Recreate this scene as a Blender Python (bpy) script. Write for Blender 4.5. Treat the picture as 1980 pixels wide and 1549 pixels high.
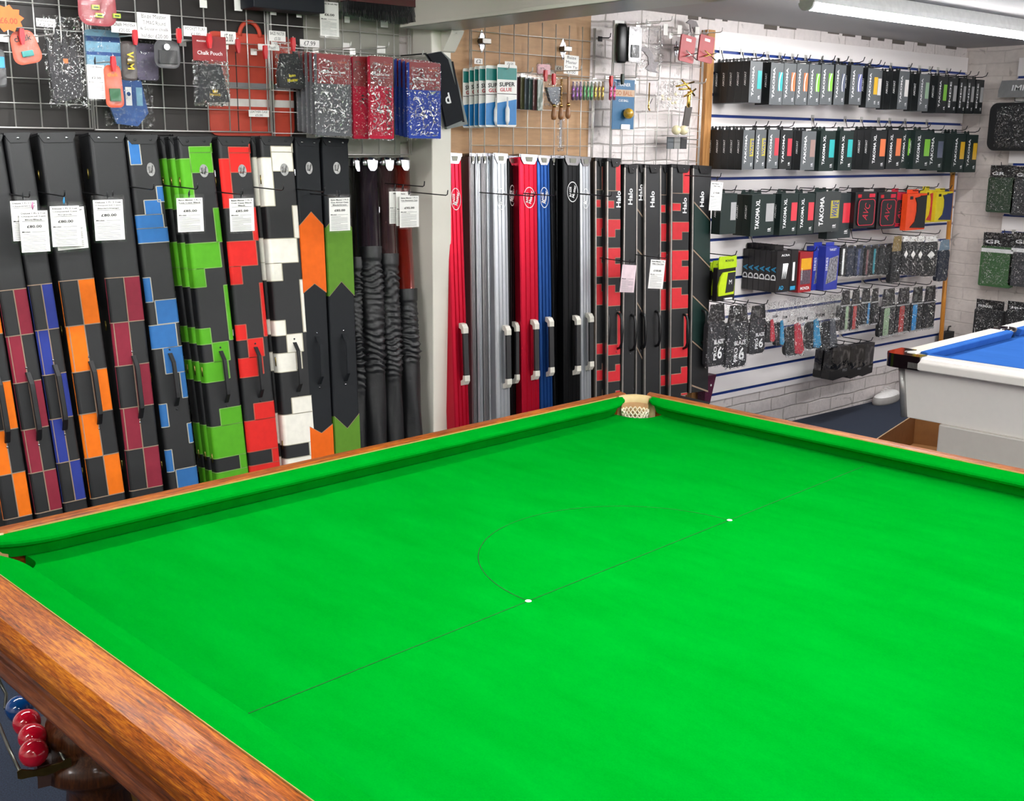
import bpy, math, random
from mathutils import Vector, Matrix
random.seed(7)
for o in list(bpy.data.objects): bpy.data.objects.remove(o)
SC = bpy.context.scene
COL = SC.collection
# ---------------------------------------------------------------- camera
TH = 0.073                                   # the snooker table stands turned by this against the back wall
def rot2(x, y): return (math.cos(TH)*x-math.sin(TH)*y, math.sin(TH)*x+math.cos(TH)*y)
def T2W(x, y, z=0.0):                        # table plan coordinates -> room (back wall is the plane y = 0)
    a = rot2(x, y-1.83); return Vector((a[0], a[1], z))
CAM = T2W(-.685, -2.01, 1.576)
YAW, PITCH, ROLL, FPX = .799+TH, .224, .010, 2183.0
cy, sy, cp, sp = math.cos(YAW), math.sin(YAW), math.cos(PITCH), math.sin(PITCH)
FW = Vector((cy*cp, sy*cp, -sp)); R0 = Vector((sy, -cy, 0)); U0 = R0.cross(FW)
RT = R0*math.cos(ROLL)+U0*math.sin(ROLL); UP = -R0*math.sin(ROLL)+U0*math.cos(ROLL)
cd = bpy.data.cameras.new('camera'); cam = bpy.data.objects.new('camera', cd); COL.objects.link(cam)
m = Matrix((RT, UP, -FW)).transposed().to_4x4(); m.translation = CAM; cam.matrix_world = m
cd.sensor_width = 36; cd.lens = 36*FPX/1980; cd.clip_start = .05; cd.clip_end = 60
SC.camera = cam
def ray(px, py): return FW+RT*((px-990)/FPX)-UP*((py-774.5)/FPX)
def aty(px, py, Y): d = ray(px, py); return CAM+d*((Y-CAM.y)/d.y)
def atz(px, py, Z): d = ray(px, py); return CAM+d*((Z-CAM.z)/d.z)
def atx(px, py, X): d = ray(px, py); return CAM+d*((X-CAM.x)/d.x)
# ---------------------------------------------------------------- world, exposure
w = bpy.data.worlds.new('shop_air'); SC.world = w; w.use_nodes = True
bg = w.node_tree.nodes['Background']; bg.inputs[0].default_value = (1, .965, .94, 1); bg.inputs[1].default_value = 1.0
SC.view_settings.view_transform = 'Standard'; SC.view_settings.look = 'None'
SC.view_settings.exposure = 1.05; SC.view_settings.gamma = 1; SC.view_settings.use_curve_mapping = False
TUBE = 42.0                                   # emission of the ceiling tubes
# ---------------------------------------------------------------- materials
def lin(c):
    if isinstance(c, str): c = tuple(int(c[i:i+2], 16)/255 for i in (0, 2, 4))
    return tuple((v/12.92 if v <= .04045 else ((v+.055)/1.055)**2.4) for v in c)
MATS = {}
def mat(name, col, rough=.5, metal=0., var=.06, scale=40., bump=0., bscale=300., spec=.5, coat=0., emit=0., sheen=0., stretch=None):
    if name in MATS: return MATS[name]
    m = bpy.data.materials.new(name); m.use_nodes = True; nt = m.node_tree; N = nt.nodes; b = N['Principled BSDF']
    c = lin(col)
    if metal < .5 and not emit and max(c)+min(c) < 1.1: c = tuple(v*.80 for v in c)
    tc = N.new('ShaderNodeTexCoord'); mp = N.new('ShaderNodeMapping'); nt.links.new(tc.outputs['Object'], mp.inputs[0])
    if stretch: mp.inputs['Scale'].default_value = stretch
    nz = N.new('ShaderNodeTexNoise'); nz.inputs['Scale'].default_value = scale; nz.inputs['Detail'].default_value = 3
    nt.links.new(mp.outputs[0], nz.inputs['Vector'])
    rp = N.new('ShaderNodeValToRGB'); rp.color_ramp.elements[0].position = .3; rp.color_ramp.elements[1].position = .7
    rp.color_ramp.elements[0].color = (*[max(0, v*(1-var)) for v in c], 1); rp.color_ramp.elements[1].color = (*[min(1, v*(1+var)) for v in c], 1)
    nt.links.new(nz.outputs['Fac'], rp.inputs[0]); nt.links.new(rp.outputs[0], b.inputs['Base Color'])
    b.inputs['Roughness'].default_value = rough; b.inputs['Metallic'].default_value = metal
    b.inputs['Specular IOR Level'].default_value = spec
    if coat: b.inputs['Coat Weight'].default_value = coat; b.inputs['Coat Roughness'].default_value = .08
    if sheen: b.inputs['Sheen Weight'].default_value = sheen; b.inputs['Sheen Roughness'].default_value = .5
    if emit: b.inputs['Emission Color'].default_value = (*c, 1); b.inputs['Emission Strength'].default_value = emit
    if bump:
        n2 = N.new('ShaderNodeTexNoise'); n2.inputs['Scale'].default_value = bscale; n2.inputs['Detail'].default_value = 4
        nt.links.new(tc.outputs['Object'], n2.inputs['Vector'])
        bp = N.new('ShaderNodeBump'); bp.inputs['Strength'].default_value = bump; bp.inputs['Distance'].default_value = .003
        nt.links.new(n2.outputs['Fac'], bp.inputs['Height']); nt.links.new(bp.outputs[0], b.inputs['Normal'])
    MATS[name] = m; return m
def film(name, fac=.16, tint=(1, 1, 1), bscale=60., rough=.12, strength=1.0):      # clear packaging film, crinkled
    if name in MATS: return MATS[name]
    m = bpy.data.materials.new(name); m.use_nodes = True; nt = m.node_tree; N = nt.nodes
    N.remove(N['Principled BSDF']); out = N['Material Output']
    tr = N.new('ShaderNodeBsdfTransparent'); tr.inputs[0].default_value = (*tint, 1)
    gl = N.new('ShaderNodeBsdfGlossy'); gl.inputs['Roughness'].default_value = rough; gl.inputs[0].default_value = (1, 1, 1, 1)
    mx = N.new('ShaderNodeMixShader'); tc = N.new('ShaderNodeTexCoord')
    nz = N.new('ShaderNodeTexNoise'); nz.inputs['Scale'].default_value = bscale; nz.inputs['Detail'].default_value = 2; nz.inputs['Distortion'].default_value = 1.2
    nt.links.new(tc.outputs['Object'], nz.inputs['Vector'])
    bp = N.new('ShaderNodeBump'); bp.inputs['Strength'].default_value = strength; bp.inputs['Distance'].default_value = .02
    nt.links.new(nz.outputs['Fac'], bp.inputs['Height']); nt.links.new(bp.outputs[0], gl.inputs['Normal'])
    lw = N.new('ShaderNodeLayerWeight'); lw.inputs[0].default_value = .35
    mr = N.new('ShaderNodeMapRange'); mr.inputs['To Min'].default_value = fac*.55; mr.inputs['To Max'].default_value = min(1, fac*2.6)
    nt.links.new(lw.outputs['Facing'], mr.inputs[0]); 
    cr = N.new('ShaderNodeTexNoise'); cr.inputs['Scale'].default_value = bscale*.7; cr.inputs['Detail'].default_value = 3; cr.inputs['Distortion'].default_value = 2.5; nt.links.new(tc.outputs['Object'], cr.inputs['Vector'])
    cm = N.new('ShaderNodeMapRange'); cm.inputs['From Min'].default_value = .55 if strength > .5 else .5; cm.inputs['From Max'].default_value = .62 if strength > .5 else .72; cm.inputs['To Min'].default_value = .3; cm.inputs['To Max'].default_value = 6. if strength > .5 else 1.
    nt.links.new(cr.outputs['Fac'], cm.inputs[0]); mu = N.new('ShaderNodeMath'); mu.operation = 'MULTIPLY'; mu.use_clamp = True; nt.links.new(mr.outputs[0], mu.inputs[0]); nt.links.new(cm.outputs[0], mu.inputs[1]); nt.links.new(mu.outputs[0], mx.inputs[0])
    nt.links.new(tr.outputs[0], mx.inputs[1]); nt.links.new(gl.outputs[0], mx.inputs[2]); nt.links.new(mx.outputs[0], out.inputs[0])
    MATS[name] = m; return m
def wood(name, cols, scale=1., rough=.32, coat=.4, axis=1, ring=.9):
    m = bpy.data.materials.new(name); m.use_nodes = True; nt = m.node_tree; N = nt.nodes; b = N['Principled BSDF']
    tc = N.new('ShaderNodeTexCoord'); mp = N.new('ShaderNodeMapping'); nt.links.new(tc.outputs['Object'], mp.inputs[0])
    s = [55*scale]*3; s[axis] = 4.*scale; mp.inputs['Scale'].default_value = s
    nz = N.new('ShaderNodeTexNoise'); nz.inputs['Scale'].default_value = 1.; nz.inputs['Detail'].default_value = 6; nz.inputs['Roughness'].default_value = .7; nz.inputs['Distortion'].default_value = .6
    nt.links.new(mp.outputs[0], nz.inputs['Vector'])
    mp2 = N.new('ShaderNodeMapping'); nt.links.new(tc.outputs['Object'], mp2.inputs[0]); s2 = [260*scale]*3; s2[axis] = 16*scale; mp2.inputs['Scale'].default_value = s2
    n2 = N.new('ShaderNodeTexNoise'); n2.inputs['Scale'].default_value = 1; n2.inputs['Detail'].default_value = 3; nt.links.new(mp2.outputs[0], n2.inputs['Vector'])
    ma = N.new('ShaderNodeMath'); ma.operation = 'ADD'; mu = N.new('ShaderNodeMath'); mu.operation = 'MULTIPLY_ADD'; mu.inputs[1].default_value = .5; mu.inputs[2].default_value = -.25
    nt.links.new(n2.outputs['Fac'], mu.inputs[0]); nt.links.new(nz.outputs['Fac'], ma.inputs[0]); nt.links.new(mu.outputs[0], ma.inputs[1])
    n3 = N.new('ShaderNodeTexNoise'); n3.inputs['Scale'].default_value = 2.3; nt.links.new(tc.outputs['Object'], n3.inputs['Vector'])
    m3 = N.new('ShaderNodeMath'); m3.operation = 'MULTIPLY_ADD'; m3.inputs[1].default_value = .4; m3.inputs[2].default_value = -.2
    nt.links.new(n3.outputs['Fac'], m3.inputs[0]); m4 = N.new('ShaderNodeMath'); m4.operation = 'ADD'; nt.links.new(ma.outputs[0], m4.inputs[0]); nt.links.new(m3.outputs[0], m4.inputs[1])
    rp = N.new('ShaderNodeValToRGB'); e = rp.color_ramp.elements; e[0].position = .28; e[1].position = .74
    e[0].color = (*lin(cols[0]), 1); e[1].color = (*lin(cols[2]), 1); k = e.new(.5); k.color = (*lin(cols[1]), 1)
    nt.links.new(m4.outputs[0], rp.inputs[0]); nt.links.new(rp.outputs[0], b.inputs['Base Color'])
    b.inputs['Specular IOR Level'].default_value = .18; b.inputs['Roughness'].default_value = rough; b.inputs['Coat Weight'].default_value = coat; b.inputs['Coat Roughness'].default_value = .12
    bp = N.new('ShaderNodeBump'); bp.inputs['Strength'].default_value = .25; bp.inputs['Distance'].default_value = .001
    nt.links.new(m4.outputs[0], bp.inputs['Height']); nt.links.new(bp.outputs[0], b.inputs['Normal'])
    MATS[name] = m; return m
# ---------------------------------------------------------------- mesh builder
TXT = {}
def text_geo(s, bold=False):
    if (s, bold) in TXT: return TXT[(s, bold)]
    cu = bpy.data.curves.new('t', 'FONT'); cu.body = s; cu.size = 1; cu.resolution_u = 2
    if bold: cu.offset = .022
    o = bpy.data.objects.new('t', cu); COL.objects.link(o); dg = bpy.context.evaluated_depsgraph_get()
    me = bpy.data.meshes.new_from_object(o.evaluated_get(dg))
    V = [(v.co.x, v.co.y) for v in me.vertices]; F = [tuple(p.vertices) for p in me.polygons]
    bpy.data.objects.remove(o); bpy.data.curves.remove(cu); bpy.data.meshes.remove(me)
    if not V: V = [(0, 0), (1, 0), (1, 1)]; F = [(0, 1, 2)]
    x0 = min(v[0] for v in V); x1 = max(v[0] for v in V); y0 = min(v[1] for v in V); y1 = max(v[1] for v in V)
    TXT[(s, bold)] = (V, F, x0, x1, y0, y1); return TXT[(s, bold)]
class MB:
    def __init__(s): s.v = []; s.f = []; s.m = []; s.sm = []; s.mats = []
    def mi(s, mt):
        if mt not in s.mats: s.mats.append(mt)
        return s.mats.index(mt)
    def add(s, V, F, mt, smooth=False, M=None):
        b = len(s.v)
        for v in V: s.v.append(tuple(M @ Vector(v)) if M else tuple(v))
        k = s.mi(mt)
        for f in F: s.f.append(tuple(b+i for i in f)); s.m.append(k); s.sm.append(smooth)
        return s
    def box(s, x0, x1, y0, y1, z0, z1, mt, M=None):
        V = [(x, y, z) for x in (x0, x1) for y in (y0, y1) for z in (z0, z1)]
        F = [(0, 1, 3, 2), (4, 6, 7, 5), (0, 4, 5, 1), (2, 3, 7, 6), (0, 2, 6, 4), (1, 5, 7, 3)]
        return s.add(V, F, mt, False, M)
    def quad(s, a, b, c, d, mt): return s.add([a, b, c, d], [(0, 1, 2, 3)], mt)
    def prism(s, poly, d0, d1, mt, axis='y', M=None, smooth=False):      # poly in the plane across axis, extruded from d0 to d1
        def P(a, b, d): return {'y': (a, d, b), 'z': (a, b, d), 'x': (d, a, b)}[axis]
        n = len(poly); V = [P(a, b, d0) for a, b in poly]+[P(a, b, d1) for a, b in poly]
        F = [(i, (i+1) % n, n+(i+1) % n, n+i) for i in range(n)]
        b0 = len(s.v); s.add(V, F, mt, smooth, M); s.add(V[:n], [tuple(range(n))[::-1]], mt, False, M); s.add(V[n:], [tuple(range(n))], mt, False, M); return s
    def tube(s, pts, r, mt, n=6, cap=True, M=None):
        pts = [Vector(p) for p in pts]; V = []; F = []; rr = r if isinstance(r, (list, tuple)) else [r]*len(pts)
        ref = None
        for i, p in enumerate(pts):
            t = (pts[min(i+1, len(pts)-1)]-pts[max(i-1, 0)]).normalized()
            if ref is None: ref = Vector((0, 0, 1)) if abs(t.z) < .9 else Vector((1, 0, 0))
            a = t.cross(ref).normalized(); b = a.cross(t).normalized(); ref = b
            for k in range(n):
                q = 2*math.pi*k/n; V.append(p+a*math.cos(q)*rr[i]+b*math.sin(q)*rr[i])
        for i in range(len(pts)-1):
            for k in range(n):
                F.append((i*n+k, i*n+(k+1) % n, (i+1)*n+(k+1) % n, (i+1)*n+k))
        if cap: F += [tuple(range(n))[::-1], tuple(range((len(pts)-1)*n, len(pts)*n))]
        return s.add(V, F, mt, True, M)
    def lathe(s, prof, mt, c=(0, 0, 0), n=24, M=None, sx=1., sy=1.):       # prof: (radius, z)
        V = []; F = []
        for r, z in prof:
            for k in range(n):
                q = 2*math.pi*k/n; V.append((c[0]+r*math.cos(q)*sx, c[1]+r*math.sin(q)*sy, c[2]+z))
        for i in range(len(prof)-1):
            for k in range(n): F.append((i*n+k, i*n+(k+1) % n, (i+1)*n+(k+1) % n, (i+1)*n+k))
        F += [tuple(range(n))[::-1], tuple(range((len(prof)-1)*n, len(prof)*n))]
        return s.add(V, F, mt, True, M)
    def ball(s, c, r, mt, n=16, sc=(1, 1, 1)):
        pr = [(max(1e-5, r*math.sin(math.pi*i/n)), -r*math.cos(math.pi*i/n)) for i in range(n+1)]
        M = Matrix.Translation(c) @ Matrix.Diagonal((*sc, 1)); return s.lathe(pr, mt, n=n*2, M=M)
    def text(s, t, o, ax, ay, mt, h=None, wd=None, bold=False, ctr=True, hmax=None):   # flat letters; h = cap height, wd = fitted width
        V, F, x0, x1, y0, y1 = text_geo(t, bold); ax = Vector(ax).normalized(); ay = Vector(ay).normalized(); o = Vector(o)
        k = (wd/(x1-x0)) if wd else (h/(y1-y0)); ky = k
        if wd and h: ky = h/(y1-y0)
        cx = (x0+x1)/2 if ctr else x0; cyy = (y0+y1)/2 if ctr else y0
        return s.add([o+ax*((a-cx)*k)+ay*((b-cyy)*ky) for a, b in V], F, mt)
    def build(s, name, parent=None, bevel=0., seg=2, loc=None):
        me = bpy.data.meshes.new(name); me.from_pydata(s.v, [], s.f)
        for mt in s.mats: me.materials.append(mt)
        me.polygons.foreach_set('material_index', s.m); me.polygons.foreach_set('use_smooth', s.sm); me.update()
        o = bpy.data.objects.new(name, me); COL.objects.link(o)
        if parent: o.parent = parent
        if loc is not None: o.location = loc
        if bevel:
            b = o.modifiers.new('b', 'BEVEL'); b.width = bevel; b.segments = seg; b.limit_method = 'ANGLE'; b.angle_limit = .6
        return o
def tag(o, label=None, cat=None, group=None, kind=None):
    if label: o['label'] = label
    if cat: o['category'] = cat
    if group: o['group'] = group
    if kind: o['kind'] = kind
    return o
def thing(name, label, cat, loc=(0, 0, 0), rz=0., group=None, M=None):
    o = bpy.data.objects.new(name, None); COL.objects.link(o); o.empty_display_size = .02
    if M is not None: o.matrix_world = M
    else: o.location = loc; o.rotation_euler = (0, 0, rz)
    return tag(o, label, cat, group)
def struct(o): o['kind'] = 'structure'; return o
def hang(name, label, cat, x0, y0, x1, y1, Y, group=None, tilt=0., rz=0.):   # a thing that hangs: photo box on the plane Y -> Empty at its top middle, width, height
    xm = (x0+x1)/2; ym = (y0+y1)/2
    a = aty(x0, ym, Y).x; b = aty(x1, ym, Y).x; zt = aty(xm, y0, Y).z; zb = aty(xm, y1, Y).z
    t = thing(name, label, cat, group=group)
    t.matrix_world = Matrix.Translation((aty(xm, ym, Y).x, Y, zt)) @ Matrix.Rotation(rz, 4, 'Z') @ Matrix.Rotation(tilt, 4, 'Y')
    return t, abs(b-a), abs(zt-zb)
def rrect(w, h, r, n=4, x=0., z=0.):               # rounded rectangle, centre x, from z down to z-h
    P = []
    for cx, cz, a0 in ((w/2-r, -r, 0), (-w/2+r, -r, 90), (-w/2+r, -h+r, 180), (w/2-r, -h+r, 270)):
        for k in range(n+1):
            a = math.radians(a0+90*k/n); P.append((x+cx+r*math.cos(a), z+cz+r*math.sin(a)))
    return P
# shared materials
BLK = mat('black_leatherette', '1a1b1d', .5, bump=.25, bscale=900, var=.1)
BLK2 = mat('black_plastic', '101012', .35)
DKG = mat('dark_grey', '222427', .5)
CHR = mat('chrome', '9a9a9e', .16, 1., var=.03)
STEEL = mat('zinc_wire', 'd6d4d0', .35, .6, var=.05)
DWIRE = mat('black_wire', '2a2a2c', .3, .6)
WHT = mat('white_card', 'f0eeea', .6, var=.02)
INK = mat('printed_ink', '1c1c1e', .6)
GREY = mat('grey_ink', '9a9a9c', .6)
SEAM = mat('tan_piping', 'a48c76', .6)
REDC = mat('red_clip', 'd01422', .35)
FILM = film('clear_film', .07)
SLEEVE = film('clear_sleeve', .07, bscale=12., rough=.2, strength=.25)
CRINK = film('crinkled_cellophane', .13, bscale=75., rough=.1, strength=1.)
SPARK = film('sparkling_cellophane', .36, bscale=62., rough=.08, strength=1.)
# ================================================================ ROOM
def brick(name, base, mortar, bump=.6, big=False):
    m = bpy.data.materials.new(name); m.use_nodes = True; nt = m.node_tree; N = nt.nodes; b = N['Principled BSDF']
    tc = N.new('ShaderNodeTexCoord'); mp = N.new('ShaderNodeMapping'); nt.links.new(tc.outputs['Object'], mp.inputs[0])
    mp.inputs['Rotation'].default_value = (math.pi/2, 0, 0) if not big else (math.pi/2, 0, math.pi/2)
    if big: mp.inputs['Rotation'].default_value = (0, -math.pi/2, -math.pi/2)
    br = N.new('ShaderNodeTexBrick'); br.inputs['Scale'].default_value = 1.; br.inputs['Brick Width'].default_value = .235; br.inputs['Row Height'].default_value = .078
    br.inputs['Mortar Size'].default_value = .006; br.inputs['Mortar Smooth'].default_value = 1.; br.inputs['Bias'].default_value = 0
    c = lin(base); c2 = lin(mortar)
    br.inputs['Color1'].default_value = (*c, 1); br.inputs['Color2'].default_value = (*[v*.94 for v in c], 1); br.inputs['Mortar'].default_value = (*c2, 1)
    nz = N.new('ShaderNodeTexNoise'); nz.inputs['Scale'].default_value = 5; nz.inputs['Detail'].default_value = 3; nt.links.new(tc.outputs['Object'], nz.inputs['Vector'])
    vm = N.new('ShaderNodeVectorMath'); vm.operation = 'MULTIPLY_ADD'; vm.inputs[1].default_value = (.03,)*3; nt.links.new(nz.outputs['Color'], vm.inputs[0]); nt.links.new(mp.outputs[0], vm.inputs[2])
    nt.links.new(vm.outputs[0], br.inputs['Vector'])
    n2 = N.new('ShaderNodeTexNoise'); n2.inputs['Scale'].default_value = 30; n2.inputs['Detail'].default_value = 6; nt.links.new(tc.outputs['Object'], n2.inputs['Vector'])
    mx = N.new('ShaderNodeMixRGB'); mx.blend_type = 'MULTIPLY'; mx.inputs[0].default_value = .25; nt.links.new(br.outputs['Color'], mx.inputs[1]); nt.links.new(n2.outputs['Fac'], mx.inputs[2])
    n4 = N.new('ShaderNodeTexNoise'); n4.inputs['Scale'].default_value = 9; n4.inputs['Detail'].default_value = 8; n4.inputs['Distortion'].default_value = 2; nt.links.new(tc.outputs['Object'], n4.inputs['Vector'])
    r4 = N.new('ShaderNodeValToRGB'); r4.color_ramp.elements[0].position = .30; r4.color_ramp.elements[0].color = (.35, .33, .31, 1); r4.color_ramp.elements[1].position = .36; r4.color_ramp.elements[1].color = (1, 1, 1, 1)
    nt.links.new(n4.outputs['Fac'], r4.inputs[0]); m2 = N.new('ShaderNodeMixRGB'); m2.blend_type = 'MULTIPLY'; m2.inputs[0].default_value = .5
    nt.links.new(mx.outputs[0], m2.inputs[1]); nt.links.new(r4.outputs[0], m2.inputs[2]); nt.links.new(m2.outputs[0], b.inputs['Base Color'])
    b.inputs['Roughness'].default_value = .45
    ma = N.new('ShaderNodeMath'); ma.operation = 'MULTIPLY_ADD'; ma.inputs[1].default_value = -1.; nt.links.new(br.outputs['Fac'], ma.inputs[0]); nt.links.new(n2.outputs['Fac'], ma.inputs[2])
    bp = N.new('ShaderNodeBump'); bp.inputs['Strength'].default_value = bump; bp.inputs['Distance'].default_value = .008
    nt.links.new(ma.outputs[0], bp.inputs['Height']); nt.links.new(bp.outputs[0], b.inputs['Normal'])
    return m
BRK = brick('white_painted_brick', 'efe6e4', 'cfc6c2', bump=.7); BRK2 = brick('white_painted_brick_side', 'e8ddd6', 'dbd0ca', bump=.35, big=True)
CEILM = mat('ceiling_paint', 'bdbab8', .8, bump=.2, bscale=20, var=.03, scale=3)
CREAM = mat('cream_gloss_paint', 'dcd8cc', .35, bump=.05, bscale=60, var=.03, scale=6)
XR = aty(1870, 96, 0).x                       # the right-hand corner of the room
ZC = 2.19
CARP = mat('blue_carpet', '2b3548', .95, var=.5, scale=260, bump=.6, bscale=500)
struct(MB().box(-3.2, XR, -7.5, 0, -.05, 0, CARP).build('floor'))
struct(MB().box(-3.2, XR+.15, 0, .15, -.05, ZC+.4, BRK).build('wall_back'))
struct(MB().box(XR, XR+.15, -7.5, 0, -.05, ZC+.4, BRK2).build('wall_right'))
struct(MB().box(-3.2, XR, -7.5, 0, ZC, ZC+.1, CEILM).build('ceiling'))
EMUL = mat('cream_emulsion', 'e6dfd8', .6, var=.02, scale=3)
struct(MB().box(-3.35, -3.2, -7.5, .15, -.05, ZC+.4, EMUL).build('wall_left')); struct(MB().box(-3.35, XR+.15, -7.65, -7.5, -.05, ZC+.4, EMUL).build('wall_front'))
# ragged dark gap where the ceiling meets the brick
g = MB(); GAP = mat('dark_gap', '6a625c', .9)
x = aty(1330, 40, 0).x
while x < XR-.15:
    l = random.uniform(.03, .16)
    if random.random() < .6: g.box(x, x+l, -.004, .0, ZC-random.uniform(.006, .022), ZC, GAP)
    x += l+random.uniform(.02, .1)
struct(g.build('trim_1'))
# ceiling beam and pillar
pz = 2.0
b1 = atz(836, 45, pz); b2 = atz(877, 58, pz)
bm = MB(); UND = mat('underside_reflection_grey', '8d9790', .28, var=.05, scale=8); xa, xb = b1.x, b1.x+.235  # grey-green reflection under the cream beam is painted into this colour
PW0 = aty(836, 400, -.17).x; PW1 = aty(873, 500, -.17).x
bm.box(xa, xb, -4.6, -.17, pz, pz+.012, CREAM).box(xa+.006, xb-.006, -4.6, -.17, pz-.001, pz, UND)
bm.box((xa+xb)/2-.006, (xa+xb)/2+.006, -4.6, -.17, pz+.012, ZC, CREAM)
bm.box(xa+.03, xa+.05, -4.6, -.17, pz+.012, ZC, CREAM)
beam = struct(bm.build('trim_2', bevel=.003))
pl = MB(); pl.box(PW0, PW1, -.17, 0, 0, ZC, CREAM); struct(pl.build('trim_3', bevel=.004))
# bracket under the beam
t = thing('steel_bracket', 'cream painted steel bracket bolted under the beam at the pillar', 'bracket', (PW1-.02, -.172, pz))
q = MB(); q.prism([(0, 0), (-.07, 0), (-.062, -.015), (-.012, -.075), (0, -.08)], -.03, .03, CREAM, axis='x'); q.build('gusset', t, bevel=.002)
for yy in (-.025, -.055):
    MB().lathe([(.012, -.012), (.012, 0)], CREAM, c=(.0, yy, -.001), n=6).build('bolt', t)
# ceiling light
LAMPB = mat('white_lamp_body', 'e8e8e6', .4)
def batten(p0, p1, label, shown=False):
    p0 = Vector(p0); p1 = Vector(p1); L = (p1-p0).length; a = math.atan2(p1.y-p0.y, p1.x-p0.x)
    t = thing('ceiling_light', label, 'ceiling light', ((p0+p1)/2), a, None)
    q = MB(); q.prism([(-.035, 0), (.035, 0), (.035, .022), (.02, ZC-p0.z-.002), (-.02, ZC-p0.z-.002), (-.035, .022)], -L/2, L/2, LAMPB, axis='x'); q.build('housing', t)
    e = MB(); pr = [(.033*math.cos(math.pi*(1+k/8)), .028*math.sin(math.pi*(1+k/8))) for k in range(9)]
    e.prism(pr, -L/2+.012, L/2-.012, mat('tube_glow', 'ffffff', .5, emit=TUBE, var=0), axis='x', smooth=True); e.build('diffuser', t)
    for s in (-1, 1):
        c = MB(); pr2 = [(.036*math.cos(math.pi*(1+k/8)), .031*math.sin(math.pi*(1+k/8))) for k in range(9)]
        c.prism(pr2, s*L/2-.006, s*L/2+.006, LAMPB, axis='x'); c.build('end_cap', t)
    return t
lz = 2.125
A = atz(1560, 5, lz); B = atz(1957, 68, lz); B.y = A.y
batten(A, B, 'long white tube light on the ceiling in front of the back wall')
LX = A.x
for (x0, y, lab) in ((-.6, A.y+.25, 'white tube light over the chequered cue cases, left of the beam'),
                     (.2, -2.75, 'white tube light above the green snooker table'), (3.2, -2.85, 'white tube light above the blue pool table'),
                     (-.9, -4.3, 'white tube light behind the viewer, left'), (2.1, -4.4, 'white tube light over the far half of the snooker table'),
                     (-2.9, -2.8, 'unseen white tube light added near the left wall'), (4.9, -4.4, 'unseen white tube light added near the side wall'), (-.9, -6.2, 'unseen white tube light added at the front wall, left'), (2.3, -6.2, 'unseen white tube light added at the front wall, right'), (4.9, -6.2, 'unseen white tube light added in the front right corner')):  # out-of-view tubes on this line are added to brighten the walls
    batten((x0, y, lz), (x0+1.8, y, lz), lab)
# plywood behind the middle grid, boards behind the left grids
PLY = mat('plywood', 'c69c72', .6, var=.10, scale=14, stretch=(1, 1, 6), bump=.08, bscale=80)
pa, pb = aty(876, 200, -.03).x, aty(1139, 200, -.03).x
tag(MB().box(PW1+.002, pb, -.03, -.002, .35, ZC-.01, PLY).build('plywood_board'), 'tan plywood board fixed behind the middle wire grid', 'board')
BRD = mat('black_board', '26211f', .55, var=.15, scale=5); OLV = mat('pale_stained_board', 'a9a89c', .55, var=.12, scale=9)
xk0, xk1 = -1.0, aty(588, 150, -.02).x
tag(MB().box(xk0, xk1, -.022, -.002, 1.02, ZC-.01, BRD).build('black_board'), 'black backing board behind the left wire grids', 'board')
tag(MB().box(xk1+.003, aty(772, 150, -.02).x, -.022, -.002, 1.35, aty(650, 22, -.02).z, OLV).build('pale_board'), 'pale stained board behind the towels grid', 'board')
# timber battens at both ends of the slatted display panels
PINE = wood('pine_batten', ('9a6a3c', 'b5834f', 'c79a66'), axis=2, coat=.1, rough=.5)
sx0 = aty(1371, 250, -.03).x; sx1 = aty(1857, 300, -.03).x
struct(MB().box(sx0-.055, sx0-.003, -.045, 0, .05, ZC-.06, PINE).build('trim_4', bevel=.002))
# slatted display panel
SLW = mat('white_melamine', 'f0eae9', .3, var=.02, scale=4); BLU = mat('blue_insert', '1d3f93', .35)
def slatwall(name, label, W, z0, z1, place):
    q = MB(); p = SLP; top = z1
    grooves = []; z = SLZ
    while z < z1-.02: z += p
    z -= p
    while z > z0+.02: grooves.append(z); z -= p
    edges = [z1]
    for g_ in grooves: edges += [g_+.006, g_-.006]
    edges.append(z0)
    for a, b in zip(edges[0::2], edges[1::2]): q.box(0, W, -.02, 0, b, a, SLW)
    for g_ in grooves: q.box(0, W, -.008, 0, g_-.006, g_+.006, BLU).box(0, W, -.0206, -.006, g_-.0085, g_-.0045, BLU)
    o = q.build(name); tag(o, label, 'display panel'); place(o); return o, grooves
SLZ = aty(1386, 725, -.02).z; SLP = (aty(1381, 98.5, -.02).z-SLZ)/16
sw, GRV = slatwall('slatted_panel', 'large white slatted display panel with blue grooves on the back wall', sx1-sx0, aty(1560, 738, -.02).z, aty(1640, 87, -.02).z, lambda o: setattr(o, 'location', (sx0, -.002, 0)))
pz_ = aty(1900, 300, 0)
SZ2 = atx(1941, 317, XR-.02).z; SLZ_keep = SLZ; SLZ = SZ2
ry = atx(1950, 400, XR-.02).y
sw2, GRV2 = slatwall('slatted_panel', 'white slatted display panel at the far right edge on the side wall', 1.6, .75, atx(1970, 112, XR-.02).z, lambda o: (setattr(o, 'location', (XR-.002, ry+.03, 0)), setattr(o, 'rotation_euler', (0, 0, -math.pi/2))))
SLZ = SLZ_keep
# wooden pole by the corner
POLE = wood('orange_pole', ('b5722c', 'c98537', 'd99a4c'), axis=2, coat=.5, rough=.3)
pt = aty(1842, 338, -.10); pb_ = aty(1822, 620, -.16)
d = (pb_-pt); pbf = pb_+d*((pb_.z-.02)/(-d.z))
t = thing('wooden_pole', 'orange varnished wooden pole leaning in the corner', 'pole', (0, 0, 0))
MB().tube([pbf, pt], .014, POLE, n=12).build('shaft', t); MB().tube([pt, pt+(pt-pbf).normalized()*.03], .016, mat('brass', 'b8925a', .25, 1.), n=12).build('ferrule', t)
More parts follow.
